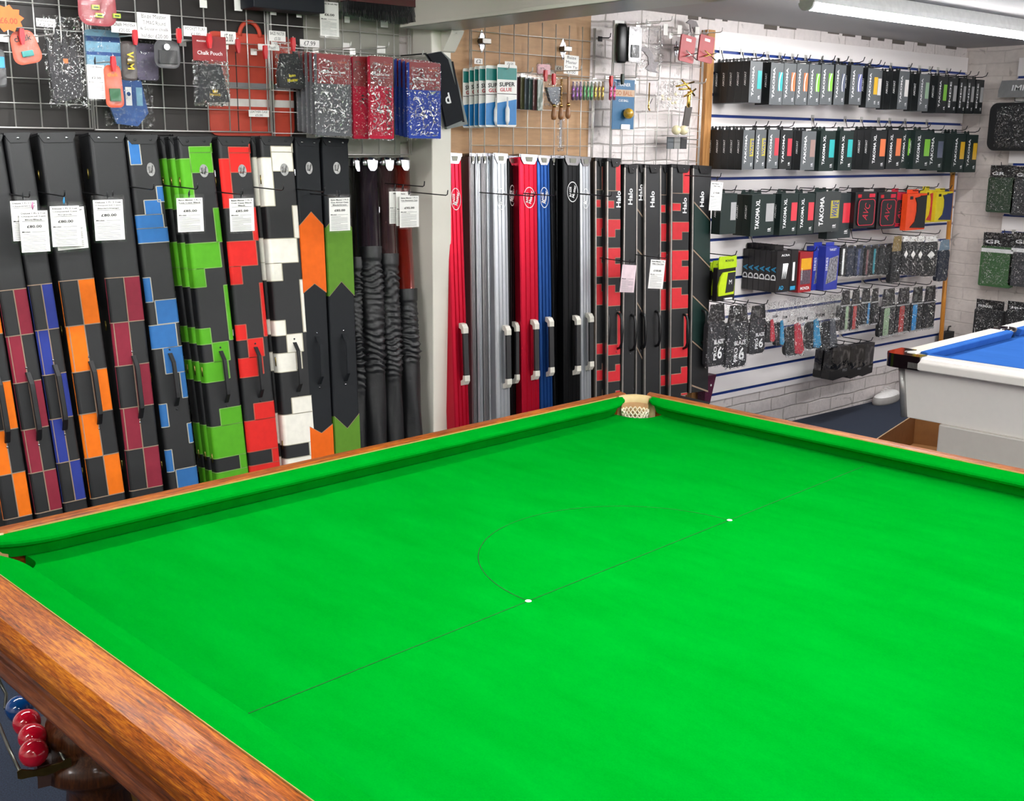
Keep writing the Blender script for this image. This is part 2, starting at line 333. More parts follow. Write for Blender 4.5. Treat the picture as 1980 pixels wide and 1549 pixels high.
# ================================================================ SNOOKER TABLE
BZ = .82; W = 1.778; L = 3.569; HN = .037; CW = .059; WR = .138
def felt(name, c1, c2, rough=.9):
    m = bpy.data.materials.new(name); m.use_nodes = True; nt = m.node_tree; N = nt.nodes; b = N['Principled BSDF']
    tc = N.new('ShaderNodeTexCoord'); mp = N.new('ShaderNodeMapping'); mp.inputs['Scale'].default_value = (2.2, .6, 1); mp.inputs['Rotation'].default_value = (0, 0, .5); nt.links.new(tc.outputs['Object'], mp.inputs[0])
    nz = N.new('ShaderNodeTexNoise'); nz.inputs['Scale'].default_value = 5; nz.inputs['Detail'].default_value = 7; nz.inputs['Roughness'].default_value = .65; nt.links.new(mp.outputs[0], nz.inputs['Vector'])
    n2 = N.new('ShaderNodeTexNoise'); n2.inputs['Scale'].default_value = 420; n2.inputs['Detail'].default_value = 2; nt.links.new(tc.outputs['Object'], n2.inputs['Vector'])
    ma = N.new('ShaderNodeMath'); ma.operation = 'MULTIPLY_ADD'; ma.inputs[1].default_value = .35; nt.links.new(n2.outputs['Fac'], ma.inputs[0]); nt.links.new(nz.outputs['Fac'], ma.inputs[2])
    rp = N.new('ShaderNodeValToRGB'); rp.color_ramp.elements[0].position = .45; rp.color_ramp.elements[1].position = .9
    rp.color_ramp.elements[0].color = (*c1, 1); rp.color_ramp.elements[1].color = (*c2, 1)
    nt.links.new(ma.outputs[0], rp.inputs[0]); nt.links.new(rp.outputs[0], b.inputs['Base Color']); b.inputs['Roughness'].default_value = rough; b.inputs['Specular IOR Level'].default_value = 0.0
    bp = N.new('ShaderNodeBump'); bp.inputs['Strength'].default_value = .15; bp.inputs['Distance'].default_value = .001; nt.links.new(n2.outputs['Fac'], bp.inputs['Height']); nt.links.new(bp.outputs[0], b.inputs['Normal'])
    return m
CLOTH = felt('green_cloth', (0, .22, .010), (.0, .28, .016)); CLBLUE = felt('blue_cloth', (.028, .10, .33), (.034, .12, .40))
OAK = wood('oiled_oak_long', ('3c1803', '914608', 'cc7c14'), axis=1, rough=.42, coat=.03, scale=3.2)
OAKX = wood('oiled_oak_end', ('3c1803', '914608', 'cc7c14'), axis=0, rough=.48, coat=.04, scale=3.2)
DOAK = wood('dark_mahogany_long', ('2c1206', '6a3314', '8f4f26'), axis=1, rough=.4, coat=.1, scale=1.5); DOAKX = wood('dark_mahogany_end', ('2c1206', '6a3314', '8f4f26'), axis=0, rough=.4, coat=.1, scale=1.5)
o0 = T2W(0, 0); st = thing('snooker_table', 'full size snooker table with bright green cloth and worn oak rails', 'snooker table', o0, TH)
STM = Matrix.Translation(o0) @ Matrix.Rotation(TH, 4, 'Z'); STI = STM.inverted()
def tl(px, py, z): return STI @ atz(px, py, z)
PR = .050                                    # pocket fall radius
q = MB()
pts = []
def arc(cx, cy_, r, a0, a1, n=10): return [(cx+r*math.cos(math.radians(a0+(a1-a0)*k/n)), cy_+r*math.sin(math.radians(a0+(a1-a0)*k/n))) for k in range(n+1)]
e = .045
# bed outline with bites at six pockets, counter-clockwise
ol = []
pr_ = .058
ol += [(-e, -L-.006+pr_)] + arc(-.006, -L-.006, pr_, 90, 0) + [(-.006+pr_, -L-e)]
ol += [(W+.006-pr_, -L-e)] + arc(W+.006, -L-.006, pr_, 180, 90) + [(W+e, -L-.006+pr_)]
ol += [(W+e, -L/2-.05)] + arc(W+.045, -L/2, .05, 270, 90) + [(W+e, -L/2+.05)]
ol += [(W+e, .006-pr_)] + arc(W+.006, .006, pr_, 270, 180) + [(W+.006-pr_, e)]
ol += [(-.006+pr_, e)] + arc(-.006, .006, pr_, 360, 270) + [(-e, .006-pr_)]
ol += [(-e, -L/2+.05)] + arc(-.045, -L/2, .05, 90, -90) + [(-e, -L/2-.05)]
fix = []
for a_, b_ in ol:
    if not fix or (abs(fix[-1][0]-a_)+abs(fix[-1][1]-b_)) > 1e-4: fix.append((a_, b_))
q.prism(fix, BZ-.045, BZ, CLOTH, axis='z'); q.build('bed_cloth', st)
# cushions: profile swept along the nose line, curving back at the jaws
def cushion(P, nrm, s0, s1, kind0, kind1, par):
    # P origin of the edge line, direction along, nrm points outwards to the wood; s from s0 to s1
    al = Vector((-nrm[1], nrm[0], 0)); nv = Vector((nrm[0], nrm[1], 0)); P = Vector((*P, 0))
    def off(s):
        o = 0
        for k, (e0, kk) in enumerate(((s0, kind0), (s1, kind1))):
            R = .13 if kk == 'c' else .07; d_ = abs(s-e0)
            if d_ < R: o = max(o, (CW+.002)*(1-math.sqrt(max(0, 1-((R-d_)/R)**2)))**1.0)
        return o
    ss = [s0+(s1-s0)*0]; n = 14
    for k in range(1, n+1): ss.append(s0+.12*(k/n)**1.5)
    for k in range(n, -1, -1): ss.append(s1-.12*(k/n)**1.5)
    q = MB(); V = []; F = []
    for s in ss:
        o = min(off(s), CW*.66)
        pr = [(CW+.001, HN+.006), (o+(CW-o)*.45, HN+.0075), (o+.007, HN+.0045), (o+.0015, HN+.0015), (o, HN-.003), (o+.003, HN-.009), (o+.018, HN-.016), (o+.028, 0.0005), (CW+.001, 0.0005)]
        for a, b in pr:
            v = P+al*s+nv*a; V.append((v.x, v.y, BZ+b))
    m_ = 9
    for i in range(len(ss)-1):
        for k in range(m_-1): F.append((i*m_+k, i*m_+k+1, (i+1)*m_+k+1, (i+1)*m_+k))
    F += [tuple(range(m_)), tuple(range((len(ss)-1)*m_, len(ss)*m_))[::-1]]
    q.add(V, F, CLOTH, False); ob = q.build('cushion', par); return ob
c_ = .002
cushion((0, 0), (0, 1), -W+.014, .012, 'c', 'c', st)                       # baulk end (along = -x)
cushion((0, -L), (0, -1), c_, W-c_, 'c', 'c', st)
cushion((0, 0), (-1, 0), c_, L/2-.05, 'c', 'm', st) if False else None
cushion((0, 0), (-1, 0), c_, L/2-.055, 'c', 'm', st); cushion((0, 0), (-1, 0), L/2+.055, L-c_, 'm', 'c', st)
cushion((W, 0), (1, 0), -L/2+.055, -c_, 'm', 'c', st); cushion((W, 0), (1, 0), -L+c_, -L/2-.055, 'c', 'm', st)
# wooden rails: profile (outwards, height above the bed)
RP = [(CW, -.02), (CW, HN+.0065), (CW+.02, HN+.0085), (WR-.034, HN+.006), (WR-.018, HN+.001), (WR-.006, HN-.010), (WR-.001, HN-.022), (WR-.004, HN-.034), (WR-.016, HN-.046), (WR-.016, HN-.058), (CW, -.03)]
RP2 = [(CW, -.022), (WR-.020, -.022), (WR-.018, -.030), (WR-.018, -.040), (WR-.010, -.045), (WR-.007, -.053), (WR-.012, -.062), (WR-.028, -.067), (CW, -.067)]
def rail(P, nrm, s0, s1, name, prof, mt, par, mitre=(0, 0)):
    al = Vector((-nrm[1], nrm[0], 0)); nv = Vector((nrm[0], nrm[1], 0)); P = Vector((*P, 0)); V = []; n = len(prof)
    for s, mm in ((s0, mitre[0]), (s1, mitre[1])):
        for a, b in prof:
            v = P+al*(s+mm*a)+nv*a; V.append((v.x, v.y, BZ+b))
    F = [(k, (k+1) % n, n+(k+1) % n, n+k) for k in range(n)]+[tuple(range(n))[::-1], tuple(range(n, 2*n))]
    q = MB(); q.add(V, F, mt, False); o = q.build(name, par, bevel=.002, seg=2); return o
k_ = .012
rail((0, 0), (0, 1), -W+k_, -k_, 'rail', RP, OAKX, st, (-.55, .55)); rail((0, -L), (0, -1), k_, W-k_, 'rail', RP, OAKX, st, (-.55, .55))
rail((0, 0), (-1, 0), k_, L/2-.06, 'rail', RP, OAK, st, (-.55, 0)); rail((0, 0), (-1, 0), L/2+.06, L-k_, 'rail', RP, OAK, st, (0, .55))
rail((W, 0), (1, 0), -L/2+.06, -k_, 'rail', RP, OAK, st, (0, .55)); rail((W, 0), (1, 0), -L+k_, -L/2-.06, 'rail', RP, OAK, st, (-.55, 0))
rail((0, 0), (0, 1), -W, 0, 'apron', RP2, DOAKX, st, (-1, 1)); rail((0, -L), (0, -1), 0, W, 'apron', RP2, DOAKX, st, (-1, 1))
rail((0, 0), (-1, 0), 0, L, 'apron', RP2, DOAK, st, (-1, 1)); rail((W, 0), (1, 0), -L, 0, 'apron', RP2, DOAK, st, (-1, 1))
LEA = mat('cream_leather', 'e2c48e', .5, bump=.2, bscale=200); NETM = mat('white_net_cord', 'efe2c8', .7); TANL = mat('tan_leather', 'd8a878', .6)
SLIP = mat('pale_rail_slip', 'b89a50', .5)
for P_, n_, a_, b_ in (((0, 0), (0, 1), -W+.03, -.03), ((0, -L), (0, -1), .03, W-.03), ((0, 0), (-1, 0), .03, L/2-.06), ((0, 0), (-1, 0), L/2+.06, L-.03), ((W, 0), (1, 0), -L/2+.06, -.03), ((W, 0), (1, 0), -L+.03, -L/2-.06)):
    rail(P_, n_, a_, b_, 'rail_slip', [(CW-.0005, HN), (CW-.0005, HN+.0085), (CW+.0015, HN+.009), (CW+.0015, HN)], SLIP, st)
# frame below
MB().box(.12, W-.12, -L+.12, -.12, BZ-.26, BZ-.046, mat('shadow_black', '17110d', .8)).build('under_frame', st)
# corner and middle pockets
def pocket(cx, cy_, ang, mid=False):
    q = MB(); r0 = .040; r1 = .066 if not mid else .06; n = 14; V = []; F = []; sp = 135 if not mid else 90
    pr = [(r0, HN-.012), (r0+.004, HN+.004), (r0+.012, HN+.009), (r1-.012, HN+.008), (r1, HN-.004), (r1, -.02), (r0, -.02)]
    for i in range(n+1):
        a = math.radians(ang-sp/2+sp*i/n)
        for r, z in pr: V.append((cx+r*math.cos(a), cy_+r*math.sin(a), BZ+z))
    m_ = len(pr)
    for i in range(n):
        for k in range(m_): F.append((i*m_+k, i*m_+(k+1) % m_, (i+1)*m_+(k+1) % m_, (i+1)*m_+k))
    F += [tuple(range(m_)), tuple(range(n*m_, (n+1)*m_))[::-1]]
    q.add(V, F, LEA, True); pk = q.build('pocket', st)
    # leather lining and net
    c = MB(); V = []; F = []
    for i in range(25):
        a = 2*math.pi*i/24
        for z, r in ((HN-.012, .0395), (.010 if cx > .1 else -.03, .0400)): V.append((cx+r*math.cos(a), cy_+r*math.sin(a), BZ+z))
    full = range(24) if False else [i for i in range(24) if abs(((math.degrees(2*math.pi*(i+.5)/24)-ang+180) % 360)-180) < sp/2+8]
    for i in full: F.append((2*i, 2*i+1, 2*i+3, 2*i+2))
    c.add(V, F, TANL, True); c.build('lining', pk)
    nn = MB(); ks = 18
    for sg in (1, -1):
        for i in range(ks):
            P_ = []
            for j in range(9):
                a = 2*math.pi*(i/ks+sg*j/26); r = .0395-.0012*j-.0002*j*j; P_.append((cx+r*math.cos(a), cy_+r*math.sin(a), BZ+(.012 if cx > .1 else -.025)-.0125*j))
            nn.tube(P_, .0021, NETM, n=5, cap=False)
    nn.build('net', pk); return pk
for cx, cy_, a in ((.002, .010, 135), (W-.002, .010, 45), (W-.002, -L-.010, -45), (.002, -L-.010, -135)): pocket(cx, cy_, a)
for cx, a in ((-.05, 180), (W+.05, 0)): pocket(cx, -L/2, a, True)
# markings
LINE = mat('cloth_marking', '04200a', .9); CHK = mat('white_spot', 'f4f4ec', .5)
s1 = tl(1021.6, 1162.6, BZ); s2 = tl(1410.7, 1006.2, BZ); dv = (s2-s1); dv.z = 0; rad = dv.length/2; mid = (s1+s2)/2; ax = dv.normalized(); ay = Vector((-ax.y, ax.x, 0))
q = MB()
def strip(P_, wd):
    V = []; F = []
    for i, p in enumerate(P_):
        t_ = (P_[min(i+1, len(P_)-1)]-P_[max(i-1, 0)]).normalized(); n_ = Vector((-t_.y, t_.x, 0))*wd
        for s in (-1, 1): v = p+n_*s; V.append((v.x, v.y, BZ+.0006))
    for i in range(len(P_)-1): F.append((2*i, 2*i+2, 2*i+3, 2*i+1))
    q.add(V, F, LINE)
e0 = s1-ax*((s1.x-.012)/ax.x); e1 = s2+ax*((W-.012-s2.x)/ax.x)
strip([e0, e1], .0006); strip([mid+ax*rad*math.cos(math.pi*k/48)+ay*rad*math.sin(math.pi*k/48) for k in range(49)], .0006)
q.build('baulk_marking', st)
for s in (s1, s2): MB().lathe([(.0058, 0), (.005, .0006)], CHK, c=(s.x, s.y, BZ+.0004), n=14).build('spot', st)
# legs
LEGW = wood('turned_leg_wood', ('2a1408', '4c2a14', '6a3e20'), axis=2, rough=.35)
PALE = mat('pale_leg_foot', 'a5805a', .5)
def leg(x, y):
    q = MB(); pr = [(.075, BZ-.25), (.075, .50), (.088, .485), (.092, .46), (.085, .445), (.11, .43), (.115, .40), (.10, .385), (.072, .37), (.06, .34), (.07, .26), (.082, .18), (.078, .12), (.055, .09), (.07, .07), (.075, .03), (.06, 0)]
    q.lathe([(r, z) for r, z in pr[::-1]], LEGW, c=(x, y, 0), n=28); return q.build('leg', st)
LEGY = -.02
for x in (.13, W-.13):
    for y in (LEGY, -L/2+.45, -L/2-.45, -L-LEGY): leg(x, y)
# ball return rack at the near baulk corner
BRASS = mat('dull_brass', '6e5a30', .35, 1., var=.15); DSTEEL = mat('dull_steel', '6a6a62', .4, 1.); BROWNB = mat('brown_leather_stop', '3a1c10', .45)
t = thing('ball_rack', 'dull metal ball return rack hanging under the baulk corner', 'ball rack', o0, TH)
def S(px, py, z): v = STI @ atz(px, py, z); return v
fT = STI.to_3x3() @ FW
def SD(px, py, d): r = ray(px, py); return STI @ (CAM+r*d)          # r has unit depth along the view axis
P1 = SD(31, 1372, 2.21); P4 = SD(64, 1460, 2.08); ZR = (P1.z+P4.z)/2-.02
q = MB(); q.tube([S(-8, 1285, ZR+0.060), S(0, 1320, ZR+0.030), S(12, 1342, ZR+0.005), S(10, 1370, ZR+0.000)], .0035, DSTEEL, n=8); q.build('rod', t)
q = MB(); q.tube([S(-6, 1390, ZR+0.000), S(18, 1450, ZR-0.010), S(40, 1494, ZR-0.015)], .0035, DSTEEL, n=8); q.build('rod', t)
q = MB(); q.tube([S(104, 1438, ZR+0.000), S(127, 1472, ZR-0.005)], .0035, DSTEEL, n=8); q.build('rod', t)
# cross bracket
cA = S(41, 1496, ZR-0.015); cB = S(131, 1474, ZR-0.008); al = (cB-cA).normalized(); 
q = MB(); n_ = Vector((0, 0, 1)); k = al.cross(n_)
V = []; ws = [(-.008, .007), (.0, .010), (.012, .008), (.03, .006), (.05, .0085), (.07, .008), (.085, .006), (.100, .009), (.108, .007)]; Lc = (cB-cA).length
F = []
for s, w_ in ws:
    s2_ = s/.1*Lc; sag = -.006*math.sin(math.pi*min(1, max(0, s/.1)))
    for dz in (1, -1):
        for dk in (0, .003): v = cA+al*s2_+n_*(dz*w_+sag)+k*dk; V.append(v)
for i in range(len(ws)-1):
    a = i*4; F += [(a, a+4, a+6, a+2), (a+1, a+3, a+7, a+5), (a, a+1, a+5, a+4), (a+2, a+6, a+7, a+3)]
F += [(0, 2, 3, 1), (len(ws)*4-4, len(ws)*4-3, len(ws)*4-1, len(ws)*4-2)]
q.add(V, F, BRASS); br_ = q.build('bracket', t)
for c in (cA, cB):
    MB().ball(c-k*.002, .005, DSTEEL, n=8).build('screw', br_)
# leather stop strap running down past the bracket
q = MB(); s_a = S(84, 1385, ZR+0.000); s_b = S(86, 1478, ZR-0.010); s_c = S(86, 1520, ZR-0.050); w2 = al*.0125
V = [s_a-w2, s_a+w2, s_b-w2, s_b+w2, s_c-w2*.9, s_c+w2*.9]; V += [v+k*.004 for v in V]
F = [(0, 1, 3, 2), (2, 3, 5, 4), (6, 8, 9, 7), (8, 10, 11, 9), (0, 2, 8, 6), (2, 4, 10, 8), (1, 7, 9, 3), (3, 9, 11, 5), (4, 5, 11, 10), (0, 6, 7, 1)]
q.add(V, F, BROWNB); sp_ = q.build('stop_strap', t); MB().ball(s_b*.45+s_c*.55-k*.001, .0045, DSTEEL, n=8).build('screw', sp_)
BLUEB = mat('blue_ball_resin', '0b4a90', .06, coat=1., var=.02); REDB = mat('red_ball_resin', 'd60f2e', .06, coat=1., var=.02)
bl = [P1+(P4-P1).normalized()*(.0527*i) for i in range(4)]
labs = ['glossy blue snooker ball at the head of the ball rack', 'glossy red snooker ball touching the blue ball in the rack', 'glossy red snooker ball in the middle of the three reds', 'glossy red snooker ball nearest the brass bracket of the rack']
side = Vector((al.x, al.y, 0))
offs = [.006, .010, .010, .002]
for i, c in enumerate(bl):
    o = MB().ball((0, 0, 0), .02625, BLUEB if i == 0 else REDB, n=20).build('snooker_ball'); o.location = STM @ (c+side*offs[i]); tag(o, labs[i], 'snooker ball', 'balls in the return rack' if i else None)
# a pale wooden block low on the floor at the table foot
b0 = atz(190, 1549, .30)
tag(MB().prism([(-.03, 0), (.06, 0), (.06, .32), (.02, .335), (-.03, .27)], -.05, .05, mat('light_wood_block', 'b58446', .5), axis='y').build('wooden_block', loc=(b0.x, b0.y, 0), bevel=.004), 'light wooden block standing at the foot of the snooker table leg', 'block')
# ================================================================ POOL TABLE (white frame, blue cloth)
pc = T2W(3.345, .075); pt_ = thing('pool_table', 'white framed pool table with blue cloth and black corner caps', 'pool table', pc, TH)
PL, PWD, PZ = 1.95, 1.08, .80
PWH = mat('white_laminate', 'f6f0ea', .22, coat=.5, var=.01); PGR = mat('grey_laminate', 'cfc8c0', .35, var=.02); PBK = mat('glossy_black_cap', '17090e', .08, coat=1.)
RWp = .085
def ppath(p0, p1, name, prof, mt, m0=0, m1=0):      # p0->p1 along a side; profile (inwards, z)
    al = (Vector((*p1, 0))-Vector((*p0, 0))).normalized(); nv = Vector((al.y, -al.x, 0)); V = []; n = len(prof)
    for P, mm in ((Vector((*p0, 0)), m0), (Vector((*p1, 0)), m1)):
        for a, b in prof: v = P+nv*a+al*(mm*a); V.append((v.x, v.y, b))
    F = [(k, (k+1) % n, n+(k+1) % n, n+k) for k in range(n)]+[tuple(range(n))[::-1], tuple(range(n, 2*n))]
    return MB().add(V, F, mt, False).build(name, pt_, bevel=.004)
TP = [(0, PZ-.048), (0, PZ-.018), (.012, PZ-.004), (.022, PZ), (RWp, PZ), (RWp, PZ-.048)]
ppath((.10, 0), (PL/2-.05, 0), 'rail', TP, PWH); ppath((PL/2+.05, 0), (PL-.1, 0), 'rail', TP, PWH)
ppath((PL, -.10), (PL, -PWD+.10), 'rail', TP, PWH); ppath((0, -PWD+.10), (0, -.10), 'rail', TP, PWH)
ppath((PL-.1, -PWD), (PL/2+.05, -PWD), 'rail', TP, PWH); ppath((PL/2-.05, -PWD), (.1, -PWD), 'rail', TP, PWH)
# cloth and cushions
MB().box(RWp-.01, PL-RWp+.01, -PWD+RWp-.01, -RWp+.01, PZ-.07, PZ-.036, CLBLUE).build('bed_cloth', pt_)
CP = [(RWp, PZ-.036), (RWp, PZ+.001), (RWp+.02, PZ+.001), (RWp+.036, PZ-.004), (RWp+.030, PZ-.020), (RWp+.024, PZ-.036)]
for a, b in (((.135, 0), (PL/2-.045, 0)), ((PL/2+.045, 0), (PL-.135, 0)), ((PL, -.135), (PL, -PWD+.135)), ((PL-.135, -PWD), (PL/2+.045, -PWD)), ((PL/2-.045, -PWD), (.135, -PWD)), ((0, -PWD+.135), (0, -.135))):
    ppath(a, b, 'cushion', CP, CLBLUE, -.6 if False else 0, 0)
# corner caps with pocket holes, middle pockets
HOLE = mat('pocket_black', '08080a', .5)
for ix, iy in ((0, 0), (1, 0), (1, 1), (0, 1)):
    cx = ix*PL; cy_ = -iy*PWD; sx = 1 if ix == 0 else -1; syy = -1 if iy == 0 else 1
    P_ = [(.0, .15), (0, .045)]+[(.045-.045*math.cos(math.radians(90*k/6)), .045-.045*math.sin(math.radians(90*k/6))) for k in range(1, 6)]+[(.045, 0), (.15, 0), (.15, RWp-.02)]
    hole = [(.09+.043*math.cos(math.radians(a)), .09+.043*math.sin(math.radians(a))) for a in range(300, 149, -15)]
    P_ += [(.14, RWp-.02)]+hole+[(RWp-.02, .14), (RWp-.02, .15)]
    P2 = [(cx+sx*a, cy_+syy*b) for a, b in P_]
    if sx*syy > 0: P2 = P2[::-1]
    c = MB().prism(P2, PZ-.050, PZ+.003, PBK, axis='z').build('corner_cap', pt_, bevel=.006, seg=3)
    MB().lathe([(.045, -.03), (.045, 0)], HOLE, c=(cx+sx*.09, cy_+syy*.09, PZ-.008), n=20).build('pocket', c)
for iy in (0, 1):
    y = -RWp+.022 if iy == 0 else -PWD+RWp-.022; s = 1 if iy == 0 else -1
    q = MB(); q.lathe([(.03, -.03), (.046, -.03), (.048, .003), (.036, .004), (.034, -.02), (.001, -.02)], PBK, c=(PL/2, y, PZ), n=24); q.build('pocket', pt_)
# body and pedestal
q = MB(); i0, i1, zb = .055, .075, PZ-.255
for (a, b) in ((i0, i1),):
    V = [(a, -a, PZ-.052), (PL-a, -a, PZ-.052), (PL-a, -PWD+a, PZ-.052), (a, -PWD+a, PZ-.052), (b, -b, zb), (PL-b, -b, zb), (PL-b, -PWD+b, zb), (b, -PWD+b, zb)]
q.add(V, [(0, 1, 2, 3), (7, 6, 5, 4), (0, 4, 5, 1), (1, 5, 6, 2), (2, 6, 7, 3), (3, 7, 4, 0)], PWH); q.build('body', pt_, bevel=.004)
for x, y in ((i0, -i0), (PL-i0, -i0), (PL-i0, -PWD+i0), (i0, -PWD+i0)):
    sx = 1 if x < 1 else -1; sy_ = -1 if y > -.5 else 1
    MB().tube([(x-sx*.001, y-sy_*.001, PZ-.053), (x+sx*.018, y+sy_*.018, zb+.002)], .013, mat('brushed_trim', 'a9a7a4', .35, .6), n=8).build('corner_trim', pt_)
PI_ = (Matrix.Translation(pc) @ Matrix.Rotation(TH, 4, 'Z')).inverted(); c0_ = PI_ @ CAM; d0_ = PI_.to_3x3() @ ray(1812, 850); lx = c0_+d0_*((-.22-c0_.y)/d0_.y)
MB().box(lx.x, PL-lx.x, -PWD+.22, -.22, 0, zb+.001, PGR).build('pedestal', pt_, bevel=.006)
# shallow open carton on the carpet between the tables
c0 = atz(1560, 812, .16)
CARD = mat('brown_cardboard', 'a87440', .8, var=.08, scale=20); CARDE = mat('cut_cardboard_edge', 'd3b48c', .8)
kA = atz(1700, 845, .17); kB = atz(1757, 808, .17); kC = atz(1812, 822, .17)
al = (kB-kA); al.z = 0; ang = math.atan2(al.y, al.x)
t = thing('cardboard_carton', 'open brown cardboard carton on the carpet beneath the pool table', 'box', (kA.x, kA.y, 0), ang)
LL = .62; WW = .36; Hh = .17; th_ = .006
q = MB().box(-.25, LL, -WW, 0, 0, th_, CARD); q.build('base', t)
for x0, x1, y0, y1 in ((-.25, LL, -th_, 0), (-.25, LL, -WW, -WW+th_), (-.25, -.25+th_, -WW+th_, -th_), (LL-th_, LL, -WW+th_, -th_)):
    q = MB().box(x0, x1, y0, y1, th_, Hh, CARD).box(x0, x1, y0, y1, Hh, Hh+.0015, CARDE); q.build('side', t)
# white trainer by the brick wall
sp0 = atz(1690, 777, .0)
t = thing('trainer', 'white trainer on the carpet against the brick wall', 'shoe', (sp0.x+.06, sp0.y-.05, 0), math.radians(185))
SH = mat('white_trainer', 'f0eeec', .5); SL = mat('white_rubber', 'a8a4a0', .4)
def sole(k, z):
    return [(.15*math.cos(math.radians(a))*(1+.0*k), .05*k*math.sin(math.radians(a))*(1+.12*math.cos(math.radians(a))), z) for a in range(0, 360, 15)]
V = []; F = []; lv = [(1.0, 0), (1.04, .012), (1.02, .03), (.95, .045)]
for k, z in lv: V += [(x*k, y*k, z) for x, y, _ in sole(1, 0)]
for i in range(3):
    for j in range(24): F.append((i*24+j, i*24+(j+1) % 24, (i+1)*24+(j+1) % 24, (i+1)*24+j))
F += [tuple(range(24))[::-1], tuple(range(72, 96))]
MB().add(V[:72]+V[72:96], F, SL, True).build('sole', t)
V = []; F = []
for i, (k, z) in enumerate([(.96, .03), (.97, .05), (.9, .07), (.74, .085), (.5, .098), (.3, .105)]):
    for x, y, _ in sole(1, 0):
        xx = x*k-(1-k)*.05; zz = z*.55+.012; V.append((xx, y*k, zz))
for i in range(5):
    for j in range(24): F.append((i*24+j, i*24+(j+1) % 24, (i+1)*24+(j+1) % 24, (i+1)*24+j))
F.append(tuple(range(120, 144)))
MB().add(V, F, SH, True).build('upper', t)
for k in range(4): MB().tube([(.0+.022*k, -.022+.003*k, .093-.007*k), (.008+.022*k, 0, .101-.007*k), (.0+.022*k, .022-.003*k, .093-.007*k)], .0025, WHT, n=5).build('lace', t)
# plinth on which the cue cases stand
PLZ = .36
tag(MB().box(aty(0, 1000, -.40).x-.5, aty(1372, 780, -.40).x, -.40, -.01, 0, PLZ, mat('black_plinth', '121213', .6)).build('plinth', bevel=.004), 'low black plinth that the cue cases stand on', 'plinth')
# ================================================================ CUE CASES
YF0, YF1 = -.15, -.29                        # case fronts: plane at the top, plane at the foot
def frame_px(xlt, xrt, yt, xlb, xrb, yb, thick=None, Yt=YF0, Yb=YF1, zb=PLZ+.001):
    xm = (xlt+xrt)/2; zt = aty(xm, yt, Yt).z
    def XZ(px, py, Y, Z):                        # X of the pixel column at height Z: solve along the image
        a = aty(px, py, Y); return a.x
    tl_, tr_ = aty(xlt, yt, Yt).x, aty(xrt, yt, Yt).x
    # foot: extend the side lines down to the plinth
    def foot(xt, xb):
        a = Vector((aty(xt, yt, Yt).x, Yt, zt)); b = aty(xb, yb, Yb); k = (zt-zb)/(zt-b.z); return a.x+(b.x-a.x)*k
    bl_, br_ = foot(xlt, xlb), foot(xrt, xrb)
    wd = ((tr_-tl_)+(br_-bl_))/2; top = Vector(((tl_+tr_)/2, Yt, zt)); bot = Vector(((bl_+br_)/2, Yb, zb))
    vz = (top-bot); H = vz.length; vz.normalize(); vy = Vector((0, 1, 0)); vy = (vy-vz*vy.dot(vz)).normalized(); vx = vy.cross(vz)
    M = Matrix((vx, vy, vz)).transposed().to_4x4(); M.translation = bot
    return M, wd, H
def case_shell(q, w, H, d, mt, r=.012, zc=0.):
    # unfolded outline: left side, rounded front-left edge, front, rounded front-right edge, right side, back
    q.prism(outline(w, d, r), 0, H, mt, axis='z', smooth=False)
def outline(w, d, r, n=4):
    P = [(-w/2, d)]
    for k in range(n+1): a = math.radians(180+90*k/n); P.append((-w/2+r+r*math.cos(a), r+r*math.sin(a)))
    for k in range(n+1): a = math.radians(270+90*k/n); P.append((w/2-r+r*math.cos(a), r+r*math.sin(a)))
    P.append((w/2, d)); return P
def skin_patch(q, w, d, r, u0, u1, z0, z1, mt, lift=.0008):
    # patch on the wrapped surface; u: 0..1 across the front, negative = round onto the left side, > 1 = onto the right side
    P = outline(w, d, r, 5); U = []
    for x, y in P:                                  # front coordinate u of every outline point
        if y > r: U.append(-(d-r)/w-.12 if x < 0 else 1+(d-r)/w+.12)
        else:
            if x < -w/2+r: U.append((x+w/2)/w-(y/w))
            elif x > w/2-r: U.append((x+w/2)/w+(y/w))
            else: U.append((x+w/2)/w)
    def at(u):
        for i in range(len(U)-1):
            if U[i] <= u <= U[i+1] and U[i+1] > U[i]:
                k = (u-U[i])/(U[i+1]-U[i]); a = Vector(P[i]); b = Vector(P[i+1]); return a+(b-a)*k
        return Vector(P[0] if u < U[0] else P[-1])
    us = [u0]+[u for u in U if u0+1e-4 < u < u1-1e-4]+[u1]; V = []; F = []
    c = Vector((0, d*.6))
    pts = [at(u) for u in us]
    for i, p in enumerate(pts):
        t_ = (pts[min(i+1, len(pts)-1)]-pts[max(i-1, 0)]).normalized(); n_ = Vector((t_.y, -t_.x))
        pp = p+n_*lift
        for z in (z0, z1): V.append((pp.x, pp.y, z))
        for z in (z0, z1): V.append((p.x, p.y, z))
    for i in range(len(us)-1):
        a = i*4; b = a+4; F += [(a, b, b+1, a+1), (a, a+2, b+2, b), (a+1, b+1, b+3, a+3)]
    F += [(0, 1, 3, 2), (len(us)*4-4, len(us)*4-2, len(us)*4-1, len(us)*4-3)]
    q.add(V, F, mt)
def rect_with_seam(q, w, d, r, H, u0, u1, v0, v1, mt, seam):
    skin_patch(q, w, d, r, u0, u1, H*(1-v1), H*(1-v0), mt, .0009)
    s = .0016; su = s/w
    for a, b, c, e in ((u0-su, u0+su, v0, v1), (u1-su, u1+su, v0, v1)):
        if a > -.6 and b < 1.0: skin_patch(q, w, d, r, a, b, H*(1-e), H*(1-c), seam, .0015)
    for v in (v0, v1):
        if .001 < v < .995: skin_patch(q, w, d, r, max(u0, -.9), u1, H*(1-v)-s*.8, H*(1-v)+s*.8, seam, .0015)
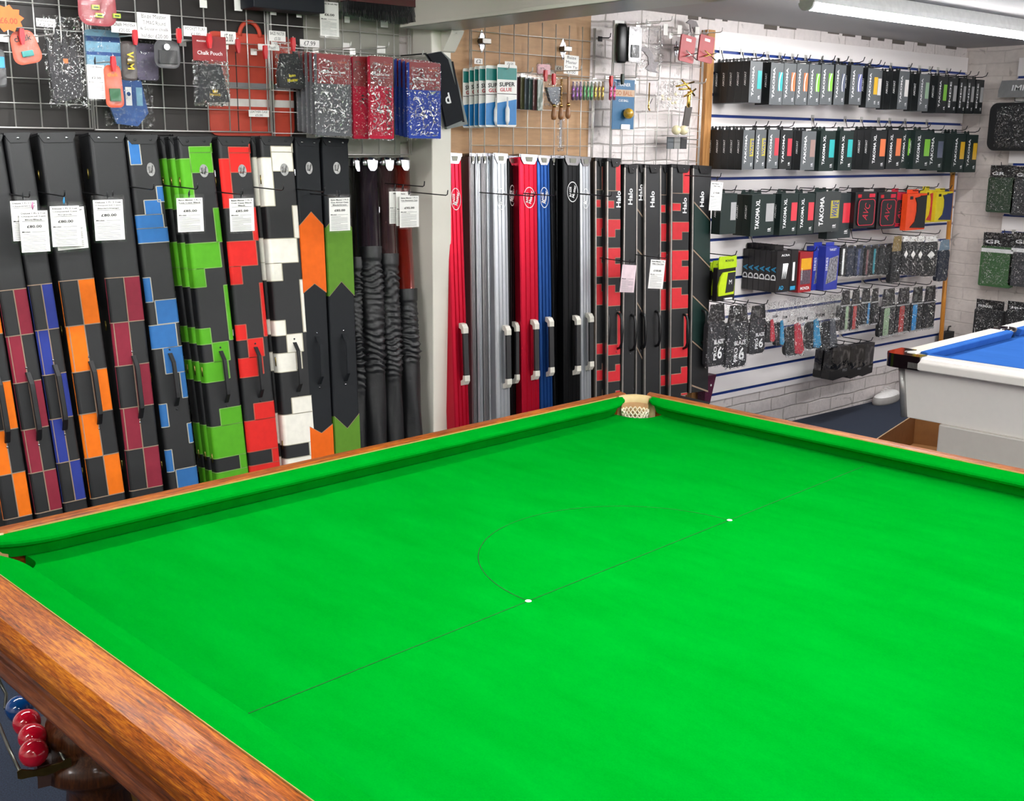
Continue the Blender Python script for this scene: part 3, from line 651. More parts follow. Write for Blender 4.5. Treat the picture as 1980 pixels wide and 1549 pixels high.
def soft_handle(par, x, z0, z1, wd=.018, mt=None, out=.024, ends=None):
    mt = mt or BLK; hd = MB(); n = 12; V = []; F = []
    for i in range(n+1):
        k = i/n; z = z0+(z1-z0)*k; y = -out*min(1, math.sin(math.pi*k)*1.9) if 0 < k < 1 else -.001
        for s in (-1, 1):
            for dy in (0, -.005): V.append((x+s*wd/2*(1 if dy == 0 else .7), y+dy, z))
    for i in range(n):
        a = i*4; b = a+4; F += [(a, a+1, b+1, b), (a+1, a+3, b+3, b+1), (a+3, a+2, b+2, b+3), (a+2, a, b, b+2)]
    F += [(0, 2, 3, 1), (4*n, 4*n+1, 4*n+3, 4*n+2)]
    hd.add(V, F, mt, False); h = hd.build('handle', par)
    return h
def studs(par, pts, r=.0035, mt=None):
    for x, z in pts: MB().ball((x, -.0015, z), r, mt or CHR, n=6, sc=(1, .6, 1)).build('stud', par)
def top_cap(par, w, H, d, mt=None, flap=.028, nst=2, stm=None):
    q = MB(); q.box(-w/2-.0015, w/2+.0015, -.0015, d, H-.006, H+.003, mt or BLK)
    q.prism([(-w/2+.002, H), (w/2-.002, H), (w/2-.002, H-flap*.35), (w/2-.014, H-flap), (-w/2+.014, H-flap), (-w/2+.002, H-flap*.35)], -.003, .0, mt or BLK, axis='y')
    c = q.build('lid_flap', par, bevel=.0012)
    for k in range(nst): x = 0 if nst == 1 else (-.25+.5*k)*w; MB().ball((x, -.004, H-flap*.5), .0038, stm or CHR, n=6, sc=(1.4, .5, 1)).build('rivet', c)
    return c
def side_clasp(par, x, y, zs, mt=None):
    for z in zs:
        q = MB(); s = 1 if x > 0 else -1
        q.box(x, x+s*.003, y-.012, y+.012, z-.011, z+.011, mt or CHR)
        for k in (-1, 1): q.tube([(x+s*.005, y, z+k*.006-.004), (x+s*.005, y, z+k*.006+.004)], .0035, mt or CHR, n=8)
        q.build('clasp', par)
def hinge(par, x, y, zs, mt):
    for z in zs: MB().tube([(x-.001, y, z-.016), (x-.001, y, z+.016)], .003, mt, n=6).build('hinge', par)
def oval_badge(par, x, z, rw, rh, face, ink, txt=None, solid=True, y=-.0005):
    b = MB(); n = 24; P_ = [(x+rw*math.cos(2*math.pi*k/n), z+rh*math.sin(2*math.pi*k/n)) for k in range(n)]
    if solid: b.prism(P_, y-.001, y, face, axis='y')
    else:
        V = []; F = []
        for k in range(n):
            a = 2*math.pi*k/n
            for s in (1., .92 if not solid else .9): V.append((x+rw*s*math.cos(a), y-.0006, z+rh*s*math.sin(a)))
        for k in range(n): F.append((2*k, 2*k+1, (2*k+3) % (2*n), (2*k+2) % (2*n)))
        b.add(V, F, ink)
    if txt:
        yy = y-.0018 if solid else y-.0008
        b.text('BAIZE', (x-rw*.42, yy, z-.0), (0, 0, 1), (-1, 0, 0), ink, wd=rh*.95, bold=True)
        b.text('Master', (x+rw*.25, yy, z+.002), (.25, 0, 1), (-1, 0, .25), ink, wd=rh*1.25, bold=True)
    return b.build('badge', par)
SILB = mat('silver_badge', '8e8e8c', .4, .6, var=.25, scale=120)
CO = {k: mat(k, c, .6, bump=.15, bscale=900, var=.05, spec=.25) for k, c in dict(orange_leatherette='ff7d10', burgundy_leatherette='93293d', royal_leatherette='2f3f98', sky_leatherette='3574b6',
      green_leatherette='5cb521', red_leatherette='ee2a24', ivory_leatherette='eeeade', orange_vinyl='ff6f0c', olive_vinyl='639628', black_vinyl='1d2024').items()}
OXB = mat('aged_brass', '8a7a40', .35, 1.)
D = .095
CASES = 'chequered and patchwork cue cases on the left'
def base_case(label, fx, body=None, d=D, r=.012, name='cue_case', group=CASES):
    M, w, H = frame_px(*fx); t = thing(name, label, 'cue case', M=M, group=group); return t, w, H, M
def chequer(label, fx, col, yb=(545, 628, 714, 800, 886, 965), ns=2, flapst=2):
    t, w, H, M = base_case(label, fx); q = MB(); r = .012; case_shell(q, w, H, D, BLK, r); y0, y1 = fx[2], fx[5]
    Hf = lambda y: vfrac(y, M, H)
    v = [Hf(y) for y in yb]
    for i in range(5):
        a, b = v[i], v[i+1]; left = (i % 2 == 1); sd = not left
        if left: rect_with_seam(q, w, D, r, H, .0+.06, .5, a, b, CO[col], SEAM); 
        else: rect_with_seam(q, w, D, r, H, .5, 1.0, a, b, CO[col], SEAM)
        if sd: skin_patch(q, w, D, r, -.62, -.12, H*(1-b), H*(1-a), CO[col])
        else: skin_patch(q, w, D, r, -.12, .06, H*(1-b), H*(1-a), CO[col])
    skin_patch(q, w, D, r, .49, .51, H*(1-v[5]), H*(1-v[0]), SEAM, .0018)
    for vv in v: skin_patch(q, w, D, r, -.8, 1.0, H*(1-vv)-.0014, H*(1-vv)+.0014, SEAM, .0018)
    q.build('body', t); top_cap(t, w, H, D, nst=flapst)
    hz0 = H*(1-v[3])-.075; hz1 = H*(1-v[2])+.06
    hz1 = H*(1-v[2])+.03; hz0 = H*(1-v[3])-.04
    soft_handle(t, w*.03, hz0, hz1); studs(t, [(w*.0, hz1+.014), (w*.0, hz0-.014)])
    side_clasp(t, w/2, D/2, [H*.83, H*.62, H*.33], CHR); hinge(t, -w/2, D/2, [H*.9, H*.5, H*.12], OXB); return t
def vfrac(y, M, H):                                     # photo row -> fraction of the case length below its top, along the case's front
    lo, hi = 0., 1.
    for _ in range(30):
        k = (lo+hi)/2; P_ = M @ Vector((0, 0, H*(1-k))); c = P_-CAM; yy = 774.5-FPX*c.dot(UP)/c.dot(FW)
        if yy < y: lo = k
        else: hi = k
    return (lo+hi)/2
chequer('orange and black chequered cue case, leftmost and half out of the picture', (-113, -57, 262, 6, 69, 1003), 'orange_leatherette', (571, 648, 740, 832, 916, 1000))
chequer('burgundy and black chequered cue case at the far left beside the orange one', (-52, 3, 262, 69, 126, 990), 'burgundy_leatherette', (560, 648, 738, 828, 911, 988))
chequer('narrow royal blue and black chequered cue case hung with two price tags', (8, 57, 258, 125, 172, 978), 'royal_leatherette', (550, 637, 723, 808, 892, 968), flapst=1)
chequer('orange and black chequered cue case right of the royal blue one', (75, 143, 258, 177, 247, 965), 'orange_leatherette', (541, 628, 716, 797, 881, 958))
chequer('burgundy and black chequered cue case between the orange and sky blue ones', (173, 240, 258, 253, 320, 945), 'burgundy_leatherette', (536, 622, 705, 786, 866, 944))
PATT = [(.28, .93, 283, 294), (.28, .93, 294, 331), (.93, 1.02, 277, 294), (-.6, .28, 305, 398), (.80, 1.02, 398, 461), (-.6, .86, 461, 508), (-.6, .33, 508, 542), (.85, 1.02, 542, 644),
        (-.6, .3, 618, 647), (.3, .80, 646, 681), (-.6, .55, 681, 717), (.55, .73, 681, 714), (.3, 1.02, 768, 799), (-.6, 1.02, 799, 857), (.75, 1.02, 857, 883), (-.6, 1.02, 883, 940)]
PATTB = [(.02, .38, 272, 318), (.75, 1.02, 361, 391), (.3, .84, 387, 415), (-.6, .86, 415, 441), (-.6, 1.02, 441, 469), (-.6, .2, 535, 582), (.25, 1.02, 580, 626), (-.6, .84, 627, 672), (.32, 1.02, 672, 722), (.78, 1.02, 722, 772), (-.6, .22, 778, 822),
         (.82, 1.02, 822, 860), (-.6, .2, 866, 908), (.25, 1.02, 906, 943)]
def patch_case(label, fx, col, patt, k=1., yref=265, seam=SEAM, badge=True, hand=(662, 758), hx=.04, bx=.15, by=328, d=D):
    t, w, H, M = base_case(label, fx); q = MB(); r = .012; case_shell(q, w, H, d, BLK, r)
    f = lambda y: vfrac(fx[2]+(y-yref)*k, M, H)
    for u0, u1, a, b in patt:
        va, vb = f(a), min(f(b), .995)
        if u1 > 1: u1 = 1.+.3
        rect_with_seam(q, w, d, r, H, u0, u1, va, vb, CO[col], seam)
    q.build('body', t); top_cap(t, w, H, d, stm=DKG)
    z1 = H*(1-f(hand[0])); z0 = H*(1-f(hand[1])); soft_handle(t, w*hx, z0, z1, .016); studs(t, [(w*hx, z1+.012), (w*hx, z0-.012)], mt=DKG)
    if badge: oval_badge(t, w*bx-.0, H*(1-f(by)), w*.13, .022, SILB, BLK, 'y')
    side_clasp(t, w/2, d/2, [H*.90, H*.45], CHR); hinge(t, -w/2, d/2, [H*.88, H*.35, H*.1], OXB); return t
patch_case('sky blue and black patchwork cue case with an oval badge', (241, 307, 262, 333, 385, 943), 'sky_leatherette', PATTB, hand=(683, 785), yref=262, seam=mat('pale_stitching', 'b9b6a8', .7))
LIME = mat('lime_piping', '86b85a', .6)
SH_G = (-24, -24)
for dx, lab in ((-36, 'lime green patchwork cue case, rearmost of three, only its edge showing'), (-19, 'lime green patchwork cue case, middle one of the three green ones')):
    patch_case(lab, (344+dx, 406+dx, 266, 420+dx*.75, 482+dx*.75, 928), 'green_leatherette', PATT, 1.042, badge=False, seam=LIME) if False else None
def row_of(labels, fx, col, k, dxt, dxb, seam, **kw):
    # the front case plus its twins standing behind it, each one case-depth further back and to the left
    d_ = .04
    for i, lab in enumerate(labels):
        g = list(fx); g[0] -= dxt*i; g[1] -= dxt*i; g[3] -= dxb*i; g[4] -= dxb*i
        o = patch_case(lab, tuple(g), col, PATT, k, badge=(i == 0), seam=seam, d=.04 if len(labels) > 1 else D, **kw)
        if i: o.matrix_world = Matrix.Translation((0, (d_+.002)*i, 0)) @ o.matrix_world
row_of(['lime green and black patchwork cue case, front one of three, with badge and handle', 'lime green patchwork cue case standing between two other green cases', 'lime green patchwork cue case, rearmost of three, only its edge showing'], (344, 409, 265, 422, 485, 934), 'green_leatherette', 1.042, 7, 3, LIME)
row_of(['bright red and black patchwork cue case with oval badge'], (420, 485, 266, 487, 544, 915), 'red_leatherette', 1.02, 0, 0, mat('red_piping', 'c0604c', .6))
row_of(['ivory and black patchwork cue case in front of its twin', 'ivory and black patchwork cue case mostly hidden behind its twin'], (504, 566, 265, 556, 617, 894), 'ivory_leatherette', 1., 7, 4, mat('ivory_piping', 'c9c1a8', .6))
def chevron(label, fx, col, ya, yb, yc, yd, handy):
    t, w, H, M = base_case(label, fx); q = MB(); case_shell(q, w, H, D, CO['black_vinyl'], .008); f = lambda y: H*(1-vfrac(y, M, H)); c = CO[col]; h = w*.5
    def poly(P, mt, y=-.0008): q.prism(P, y, .001, mt, axis='y')
    x0, x1 = -w/2+.001, w/2-.001; c0, c1, c2, c3 = f(ya), f(yb), f(yc), f(yd)
    e = .0022
    poly([(0, c0+e), (x0, c1+e), (x0, c3-e), (0, c2-e), (x1, c3-e), (x1, c1+e)], SEAM)
    poly([(0, c0), (x0, c1), (x0, c3), (0, c2), (x1, c3), (x1, c1)], c, -.0014)
    z0 = f(yd+ (yd-yc)+230); lo0, lo1 = f(handy[2]), f(handy[3])
    poly([(x0, lo0+e), (0, lo1+e), (x1, lo0+e), (x1, .002), (x0, .002)], SEAM); poly([(x0, lo0), (0, lo1), (x1, lo0), (x1, .002), (x0, .002)], c, -.0014)
    for a, b in ((c3, c1), (.002, lo0)): skin_patch(q, w, D, .008, -.9, .0, a, b, c)
    q.build('body', t); top_cap(t, w, H, D, CO['black_vinyl']); soft_handle(t, 0, f(handy[1]), f(handy[0]), .016, CO['black_vinyl']); studs(t, [(0, f(handy[0])+.012), (0, f(handy[1])-.012)])
    oval_badge(t, 0, f(325), w*.14, .022, SILB, BLK, 'y'); return t
chevron('black cue case with an orange chevron band, between ivory and green cases', (569, 620, 268, 605, 646, 889), 'orange_vinyl', 410, 436, 548, 566, (650, 743, 823, 838), )
chevron('black cue case with an olive green chevron band and badge', (623, 674, 268, 651, 699, 878), 'olive_vinyl', 410, 440, 544, 572, (645, 737, 803, 829))
# ---- four tube cases with scrunched fabric sleeves
def tube_case(label, xt, xb, yt, wpx, body, ysl, cap=CHR, seed=1, Yt=-.10, Yb=-.22):
    M, w, H = frame_px(xt-wpx/2, xt+wpx/2, yt, xb-wpx/2, xb+wpx/2, 850, Yt=Yt, Yb=Yb); t = thing('tube_cue_case', label, 'cue case', M=M, group='tube cases in fabric sleeves'); rnd = random.Random(seed)
    q = MB(); pr = [(w/2*.98, 0), (w/2, .01), (w/2, H-.03)]; q.lathe(pr, body, c=(0, w*.42, 0), n=28, sy=.8); q.build('shell', t)
    c = MB(); c.lathe([(w/2*1.03, H-.032), (w/2*1.04, H-.004), (w/2*.98, H)], cap, c=(0, w*.42, 0), n=28, sy=.8); c.prism([(-w*.3, H-.012), (w*.3, H-.012), (w*.25, H-.04), (w*.12, H-.052), (-w*.12, H-.052), (-w*.25, H-.04)], -.004, .004, cap, axis='y'); c.build('lid_cap', t, bevel=.001)
    for y in (405,): 
        zz = H*(1-vfrac(y, M, H)); side_clasp(t, w*.42, w*.3, [zz])
    # sleeve: smooth cuff, long scrunched run, flat lower end
    zs = H*(1-vfrac(ysl, M, H)); s = MB(); V = []; F = []; n = 30; m_ = 120; ph = [rnd.uniform(0, 6.28) for _ in range(9)]; lo = rnd.uniform(.17, .32)*H; hi = zs-.05
    for i in range(m_+1):
        z = zs*(1-i/m_); sc = 0.
        if lo < z < hi: sc = min(1, (hi-z)/.05, (z-lo)/.04)
        for k in range(n):
            a = 2*math.pi*k/n
            wv = sc*((.0045+.003*math.sin(z*19+ph[6]))*math.sin(z*250+ph[0]+2.6*math.sin(a*1.0+ph[1]+z*9)+1.6*math.sin(a*3+ph[2]+z*31)+3*math.sin(z*13+ph[7]))+.0035*math.sin(z*410+ph[3]+3*math.sin(2*a+ph[4]+z*23)+2*math.sin(5*a-z*40)))+.0022*math.sin(3*a+z*17+ph[5])+.003*sc
            r = w/2*1.15+wv+(.004 if z > hi else 0)
            V.append((r*math.cos(a), w*.42+r*.82*math.sin(a), z))
    for i in range(m_):
        for k in range(n): F.append((i*n+k, i*n+(k+1) % n, (i+1)*n+(k+1) % n, (i+1)*n+k))
    s.add(V, F, mat('black_nylon', '1b1c1e', .42, bump=.3, bscale=60), True); s.build('fabric_sleeve', t); return t
PLUM = mat('dark_plum_lacquer', '3a3038', .18, .3, coat=1.); BRN = mat('brown_lacquer', '50393a', .2, .3, coat=1.); RUST = mat('deep_red_lacquer', '7c1c10', .18, .3, coat=1.)
tube_case('slim black tube case with a gold seam and black sleeve, beside the green chevron case', 692, 705, 305, 22, mat('black_gold_lacquer', '1c1b18', .2, .4, coat=1.), 497, seed=3, Yt=-.07, Yb=-.19)
tube_case('dark plum tube cue case with chrome lid in a scrunched sleeve', 719, 738, 304, 33, PLUM, 476, seed=5)
tube_case('brown tube cue case with chrome lid in a scrunched sleeve', 752, 772, 304, 27, BRN, 490, seed=8, Yt=-.09, Yb=-.21)
tube_case('deep red tube cue case nearest the white pillar', 783, 808, 304, 28, RUST, 558, seed=11, Yt=-.08, Yb=-.20)
# ---- ribbed aluminium cases
ALU = {k: mat(k, c, .3, .75, var=.03) for k, c in dict(red_anodised='c01030', silver_anodised='b9bdc2', grey_anodised='8c8a8c', black_anodised='17181a', blue_anodised='1d4a8c').items()}
BEIGE = mat('beige_plastic', 'cfcbbf', .4); WHL = mat('white_print', 'e8e8e8', .5)
def alu(label, fx, col, hy=None, badge=True, ink=None, Yt=-.14, Yb=-.24, clasp=True, zs=(405, 680), by=385):
    M, w, H = frame_px(*fx, Yt=Yt, Yb=Yb); t = thing('aluminium_cue_case', label, 'cue case', M=M, group='ribbed aluminium cue cases'); a = ALU[col]; q = MB(); d = .06
    n = 3; P = [(-w/2, d), (-w/2, .006), (-w/2+.004, .001)]
    for k in range(1, n+1):
        c = -w/2+w*k/(n+1); g_ = w*.05; P += [(c-g_, 0), (c-g_*.6, .0035), (c+g_*.6, .0035), (c+g_, 0)]
    P += [(w/2-.004, .001), (w/2, .006), (w/2, d)]
    q.prism(P, .0, H-.004, a, axis='z'); q.build('body', t)
    c = MB(); c.box(-w/2-.002, w/2+.002, -.002, d+.002, H-.012, H+.002, CHR); c.prism([(-w/2+.004, H), (w/2-.004, H), (w/2-.008, H-.022), (w/2-.02, H-.04), (-w/2+.02, H-.04), (-w/2+.008, H-.022)], -.005, 0, CHR, axis='y'); c.prism([(-w*.2, H-.01), (w*.2, H-.01), (w*.15, H-.03), (-w*.15, H-.03)], -.007, -.004, DSTEEL, axis='y'); c.build('lid_cap', t, bevel=.001)
    c = MB(); c.box(-w/2-.001, w/2+.001, -.001, d, 0, .01, CHR); c.build('end_cap', t)
    f = lambda y: H*(1-vfrac(y, M, H))
    if badge: oval_badge(t, w*.02, f(by), w*.32, .045, a, ink or WHL, 'y', solid=False)
    if hy:
        z1, z0 = f(hy[0]), f(hy[1]); hw = min(.024, w*.36); x = w*.12; h = MB()
        h.prism([(-.0, z1), (-.018, z1-.004), (-.028, z1-.02), (-.028, z0+.02), (-.018, z0+.004), (0, z0), (0, z0+.018), (-.018, z0+.03), (-.018, z1-.03), (0, z1-.018)], x-hw/2, x+hw/2, mat('black_grip', '232325', .5), axis='x')
        hd = h.build('handle', t, bevel=.002)
        for za, zb_ in ((z1+.001, z1-.042), (z0-.001, z0+.042)):
            s = 1 if za > zb_ else -1
            MB().prism([(0, za), (-.019, za-s*.004), (-.030, za-s*.02), (-.030, zb_), (-.016, zb_), (-.014, za-s*.026), (0, za-s*.02)], x-hw/2-.001, x+hw/2+.001, BEIGE, axis='x').build('handle_end', hd, bevel=.0015)
    if clasp: side_clasp(t, w/2, d*.4, [f(y) for y in zs])
    return t
alu('red ribbed aluminium cue case standing against the white pillar', (862, 893, 297, 883, 910, 815), 'red_anodised', (625, 745))
alu('red ribbed aluminium cue case half hidden behind the red one at the pillar', (853, 884, 296, 874, 901, 815), 'red_anodised', None, Yt=-.075, Yb=-.175, clasp=False, badge=False)
for i, (x, lb) in enumerate(((908, 'grey aluminium cue case seen edge-on, leftmost of four beside the plywood'), (920, 'grey aluminium cue case seen edge-on, second of four left of the silver one'), (931, 'grey aluminium cue case seen edge-on, third of four left of the silver one'), (941, 'grey aluminium cue case seen edge-on, directly left of the silver one'))):
    alu(lb, (x, x+10, 297, x+8, x+18, 805), 'grey_anodised' if i % 2 == 0 else 'silver_anodised', None, badge=False, clasp=False, Yt=-.11, Yb=-.2)
alu('silver ribbed aluminium cue case with beige ended handle', (953, 982, 297, 964, 989, 800), 'silver_anodised', (629, 751))
alu('black ribbed aluminium cue case squeezed between silver and red ones', (981, 998, 302, 986, 1001, 795), 'black_anodised', (622, 742), Yt=-.10, Yb=-.2, by=378)
alu('black aluminium cue case seen edge-on, left of the second red case', (998, 1005, 300, 1004, 1013, 795), 'black_anodised', None, badge=False, Yt=-.11, Yb=-.21, clasp=False)
alu('red ribbed aluminium cue case beside the blue one', (1004, 1039, 299, 1013, 1046, 792), 'red_anodised', (618, 735), by=382)
alu('blue ribbed aluminium cue case with beige ended handle', (1039, 1062, 301, 1046, 1073, 785), 'blue_anodised', (613, 728), Yt=-.12, Yb=-.22, by=382)
alu('black aluminium cue case seen edge-on, just right of the blue case', (1063, 1075, 301, 1074, 1083, 782), 'black_anodised', None, badge=False, clasp=False, Yt=-.10, Yb=-.2)
alu('black aluminium cue case seen edge-on, behind the wide black one', (1075, 1088, 301, 1084, 1093, 782), 'black_anodised', None, badge=False, clasp=False, Yt=-.10, Yb=-.2)
alu('wide black ribbed aluminium cue case with a large white oval logo', (1089, 1123, 302, 1094, 1124, 779), 'black_anodised', (610, 725), by=371)
alu('silver ribbed aluminium cue case right of the wide black one', (1122, 1141, 304, 1124, 1147, 776), 'silver_anodised', (605, 716), Yt=-.12, Yb=-.22, by=384)
# ---- framed cases with silver edges
EDG = mat('silver_edge', 'b5b0aa', .3, .8); REDP = mat('red_leather_patch', 'd8232e', .45, bump=.15, bscale=900); DGRN = mat('dark_green_vinyl', '15302b', .45)
RPT = [(.6, 1.0, 319, 368), (0, .5, 389, 402), (0, 1., 425, 443), (0, .6, 443, 458), (0, 1., 480, 498), (0, .6, 498, 511), (0, 1., 511, 536), (0, .6, 552, 566), (0, 1., 566, 591), (.75, 1., 604, 667), (0, 1, 667, 686), (.6, 1, 706, 718), (0, 1, 718, 737), (.62, 1, 757, 775)]
def edged(label, fx, patt=None, dy=0, halo=None, hand=None, diag=None, hx=.1, Yt=-.13, Yb=-.22, stud=True):
    M, w, H = frame_px(*fx, Yt=Yt, Yb=Yb); t = thing('silver_edged_cue_case', label, 'cue case', M=M, group='silver edged cue cases on the right'); q = MB(); d = .07
    q.box(-w/2, w/2, 0, d, 0, H, BLK); f = lambda y: H*(1-vfrac(y+dy, M, H))
    if patt:
        for u0, u1, a, b in patt:
            za, zb_ = f(a), max(.002, f(b)); x0 = -w/2+w*(.08+.92*u0); x1 = -w/2+w*(.08+.92*u1)
            if za <= zb_: continue
            q.box(x0, x1, -.0010, .001, zb_-.003, za+.003, SEAM); q.box(x0 if u0 == 0 else x0+.003, x1 if u1 == 1 else x1-.003, -.0016, .001, zb_, za, REDP)
        q.box(-w/2, w/2, -.0012, .001, f(369)-.0015, f(369)+.0015, SEAM)
    if diag:
        for ya, yb_, green in diag:
            za, zb_ = f(ya), f(yb_); q.prism([(-w*.42, za), (-w*.42, za-.008), (w/2, zb_-.008), (w/2, zb_)], -.0016, .001, SEAM, axis='y')
            if green: gz, gz2 = f(green[0]), f(green[1]); q.prism([(-w*.42, za-.008), (w/2, zb_-.008), (w/2, gz2), (-w*.42, gz)][::-1], -.0010, .001, DGRN, axis='y')
    if halo: q.text('Halo', (w*halo[0], -.002, f(halo[1])), (0, 0, 1), (-1, 0, 0), WHL, wd=.075, bold=True)
    q.build('body', t)
    e = MB().box(-w/2-.002, -w/2+.006, -.004, .008, 0, H, EDG); e.build('edge_trim', t, bevel=.0015)
    c = MB(); c.box(-w/2-.003, w/2+.001, -.004, d, H-.012, H+.005, BLK2); c.prism([(-w*.25, H), (w/2-.004, H), (w/2-.008, H-.022), (w/2-.02, H-.034), (-w*.12, H-.034)], -.007, 0, BLK2, axis='y'); cc = c.build('lid_flap', t, bevel=.001)
    MB().ball((w*.12, -.008, H-.016), .0035, CHR, n=6).build('rivet', cc)
    if hand:
        z1, z0 = f(hand[0]), f(hand[1]); P_ = [(w*hx, -.001, z1), (w*hx, -.02, z1-.008), (w*hx, -.028, z1-.03), (w*hx, -.030, (z0+z1)/2), (w*hx, -.028, z0+.03), (w*hx, -.02, z0+.008), (w*hx, -.001, z0)]
        MB().tube(P_, [.006, .007, .006, .0085, .006, .007, .006], BLK2, n=8).build('handle', t)
        if stud: studs(t, [(w*hx*.7, z1+.015), (w*hx*.7, z0-.015)], .003)
    return t
edged('red and black patch cue case with silver edge, behind its twin', (1150, 1171, 307, 1153, 1171, 772), RPT, -2, None, (603, 677), Yt=-.10, Yb=-.19, stud=False, hx=.4)
edged('red and black patch cue case with silver edge next to the plain black ones', (1173, 1200, 308, 1175, 1199, 770), RPT, 0, (.35, 385), (605, 675), hx=.3)
edged('narrow black cue case with tan diagonal stripes, right of the pinkish tag', (1231, 1247, 319, 1229, 1247, 765), None, 0, (.0, 372), (605, 674), [(402, 425, None), (480, 498, None), (582, 610, None), (668, 702, None)], Yt=-.115, Yb=-.205)
edged('plain black cue case with silver edge, directly behind the pinkish tag', (1208, 1230, 320, 1203, 1227, 765), None, 0, (-.0, 380), (609, 678), hx=.2)
edged('plain black cue case with silver edge carrying the white price tag', (1247, 1275, 320, 1246, 1275, 765), None, 0, (.0, 385), (602, 670), hx=.25, stud=False)
edged('narrow red and black patch cue case behind the hook bar', (1276, 1296, 320, 1275, 1294, 770), RPT, 8, None, None, Yt=-.10, Yb=-.19)
edged('wide red and black patch cue case with silver edge on the right', (1298, 1333, 320, 1294, 1327, 775), RPT, 5, (.25, 392), (603, 670), hx=.25, stud=False)
edged('black cue case with dark green diagonal band, last in the row', (1340, 1375, 322, 1332, 1367, 783), None, 0, (.0, 385), (600, 663), [(390, 425, (480, 515)), (482, 516, None), (570, 603, (655, 685)), (657, 687, None), (742, 782, None)], hx=.1)
# small burgundy case leaning beside the last one
t, w, h = hang('triangle_case', 'small burgundy patterned case beside the last cue case', 'case', 1364, 726, 1384, 780, -.12)
MB().prism([(-w*.5, 0), (w*.5, 0), (-.0, -h), (-w*.5, -h)], 0, .05, mat('burgundy_pattern', '5c1c3e', .45, var=.5, scale=160), axis='y').build('shell', t, bevel=.002)
MB().lathe([(.006, 0), (.006, .001)], WHL, M=Matrix.Translation((.0, -.001, -h*.35)) @ Matrix.Rotation(math.pi/2, 4, 'X'), n=14).build('badge', t)
# ================================================================ WIRE GRIDS
def grid(label, px0, px1, py, z0, z1, Y=-.05, mt=STEEL, pitch=.0762):
    xa, xb = aty(px0, py, Y).x, aty(px1, py, Y).x; n = max(1, round((xb-xa)/pitch)); p = (xb-xa)/n
    t = thing('wire_grid', label, 'wire grid', (xa, Y, z0)); Wd = xb-xa; Hh = z1-z0; f = MB()
    for x in (0, .009, Wd-.009, Wd): f.tube([(x, 0, 0), (x, 0, Hh)], .0028, mt, n=6)
    q = f
    for i in range(1, n): q.tube([(i*p, 0, 0), (i*p, 0, Hh)], .0024, mt, n=6)
    m_ = int(Hh/pitch)
    for j in range(m_+1): q.tube([(0, -.003, j*pitch+.002), (Wd, -.003, j*pitch+.002)], .0016 if j else .003, mt, n=6)
    q.build('mesh_wires', t); return t
zA = aty(100, 249, -.05).z; zTop = ZC-.02
grid('chrome wire grid above the leftmost cue cases', -130, 180, 250, zA, zTop)
grid('chrome wire grid behind the chalk pouches', 184, 524, 252, zA-.003, zTop)
zC_ = aty(750, 300, -.05).z
grid('chrome wire grid behind the folded towels', 527, 795, 262, zC_, zTop)
grid('dark wire grid behind the chequered cases at the left', -130, 350, 560, PLZ+.01, zA-.012, mt=DWIRE)
grid('dark wire grid behind the patchwork and chevron cases', 356, 690, 560, PLZ+.01, zC_-.012, mt=DWIRE)
grid('chrome wire grid with bottle openers and glue on the plywood', 908, 1146, 282, PLZ+.9, aty(1146, 54, -.05).z)
grid('chrome wire grid on white brick beside the slatted panel', 1179, 1352, 292, PLZ+.9, aty(1193, 40, -.05).z)
# black sports bag with white letters behind the cases (mostly hidden)
t, w, h = hang('sports_bag', 'black sports bag with white letters, glimpsed between two patchwork cases', 'bag', 326, 300, 352, 690, -.027)
q = MB().prism(rrect(w*3, h, .03), -.0, .004, BLK, axis='y'); q.build('shell', t)
q = MB(); 
for i, ch in enumerate('4CA4'): q.text(ch, (-.01, -.002, -h*(.35+.17*i)), (0, 0, 1), (-1, 0, 0), WHL, h=.06, bold=True)
q.build('lettering', t)
# ================================================================ HOOKS AND SMALL STOCK ON THE GRIDS
def hook(x, z, Y0, Y1, label, mt=STEEL, tip=None, double=False, r=.0022):
    t = thing('display_hook', label, 'hook', (x, Y0, z)); L_ = Y0-Y1; q = MB()
    q.tube([(0, 0, -.01), (0, 0, .006), (0, -.006, .004), (0, -L_+.012, 0), (0, -L_+.003, .004), (0, -L_, .02)], r, mt, n=6); q.box(-.012, .012, -.002, .002, -.012, .010, mt); q.build('arm', t)
    if tip: MB().prism([(-.006, .016), (.006, .016), (.008, -.006), (.004, -.03), (-.004, -.03), (-.008, -.006)], -L_-.005, -L_+.007, tip, axis='y').build('clip', t, bevel=.002)
    return t
def hook_px(px, py, Y1, label, Y0=-.052, mt=STEEL, tip=None): p_ = aty(px, py, Y1); return hook(p_.x, p_.z, Y0, Y1, label, mt, tip)
def lines(q, x0, x1, z0, z1, n, mt, y, rnd=None):
    for i in range(n):
        z = z0+(z1-z0)*i/max(1, n-1); l = (x1-x0)*(.95 if (i*7) % 5 else .55); q.box(x0, x0+l, y-.0003, y, z-.0006, z+.0006, mt)
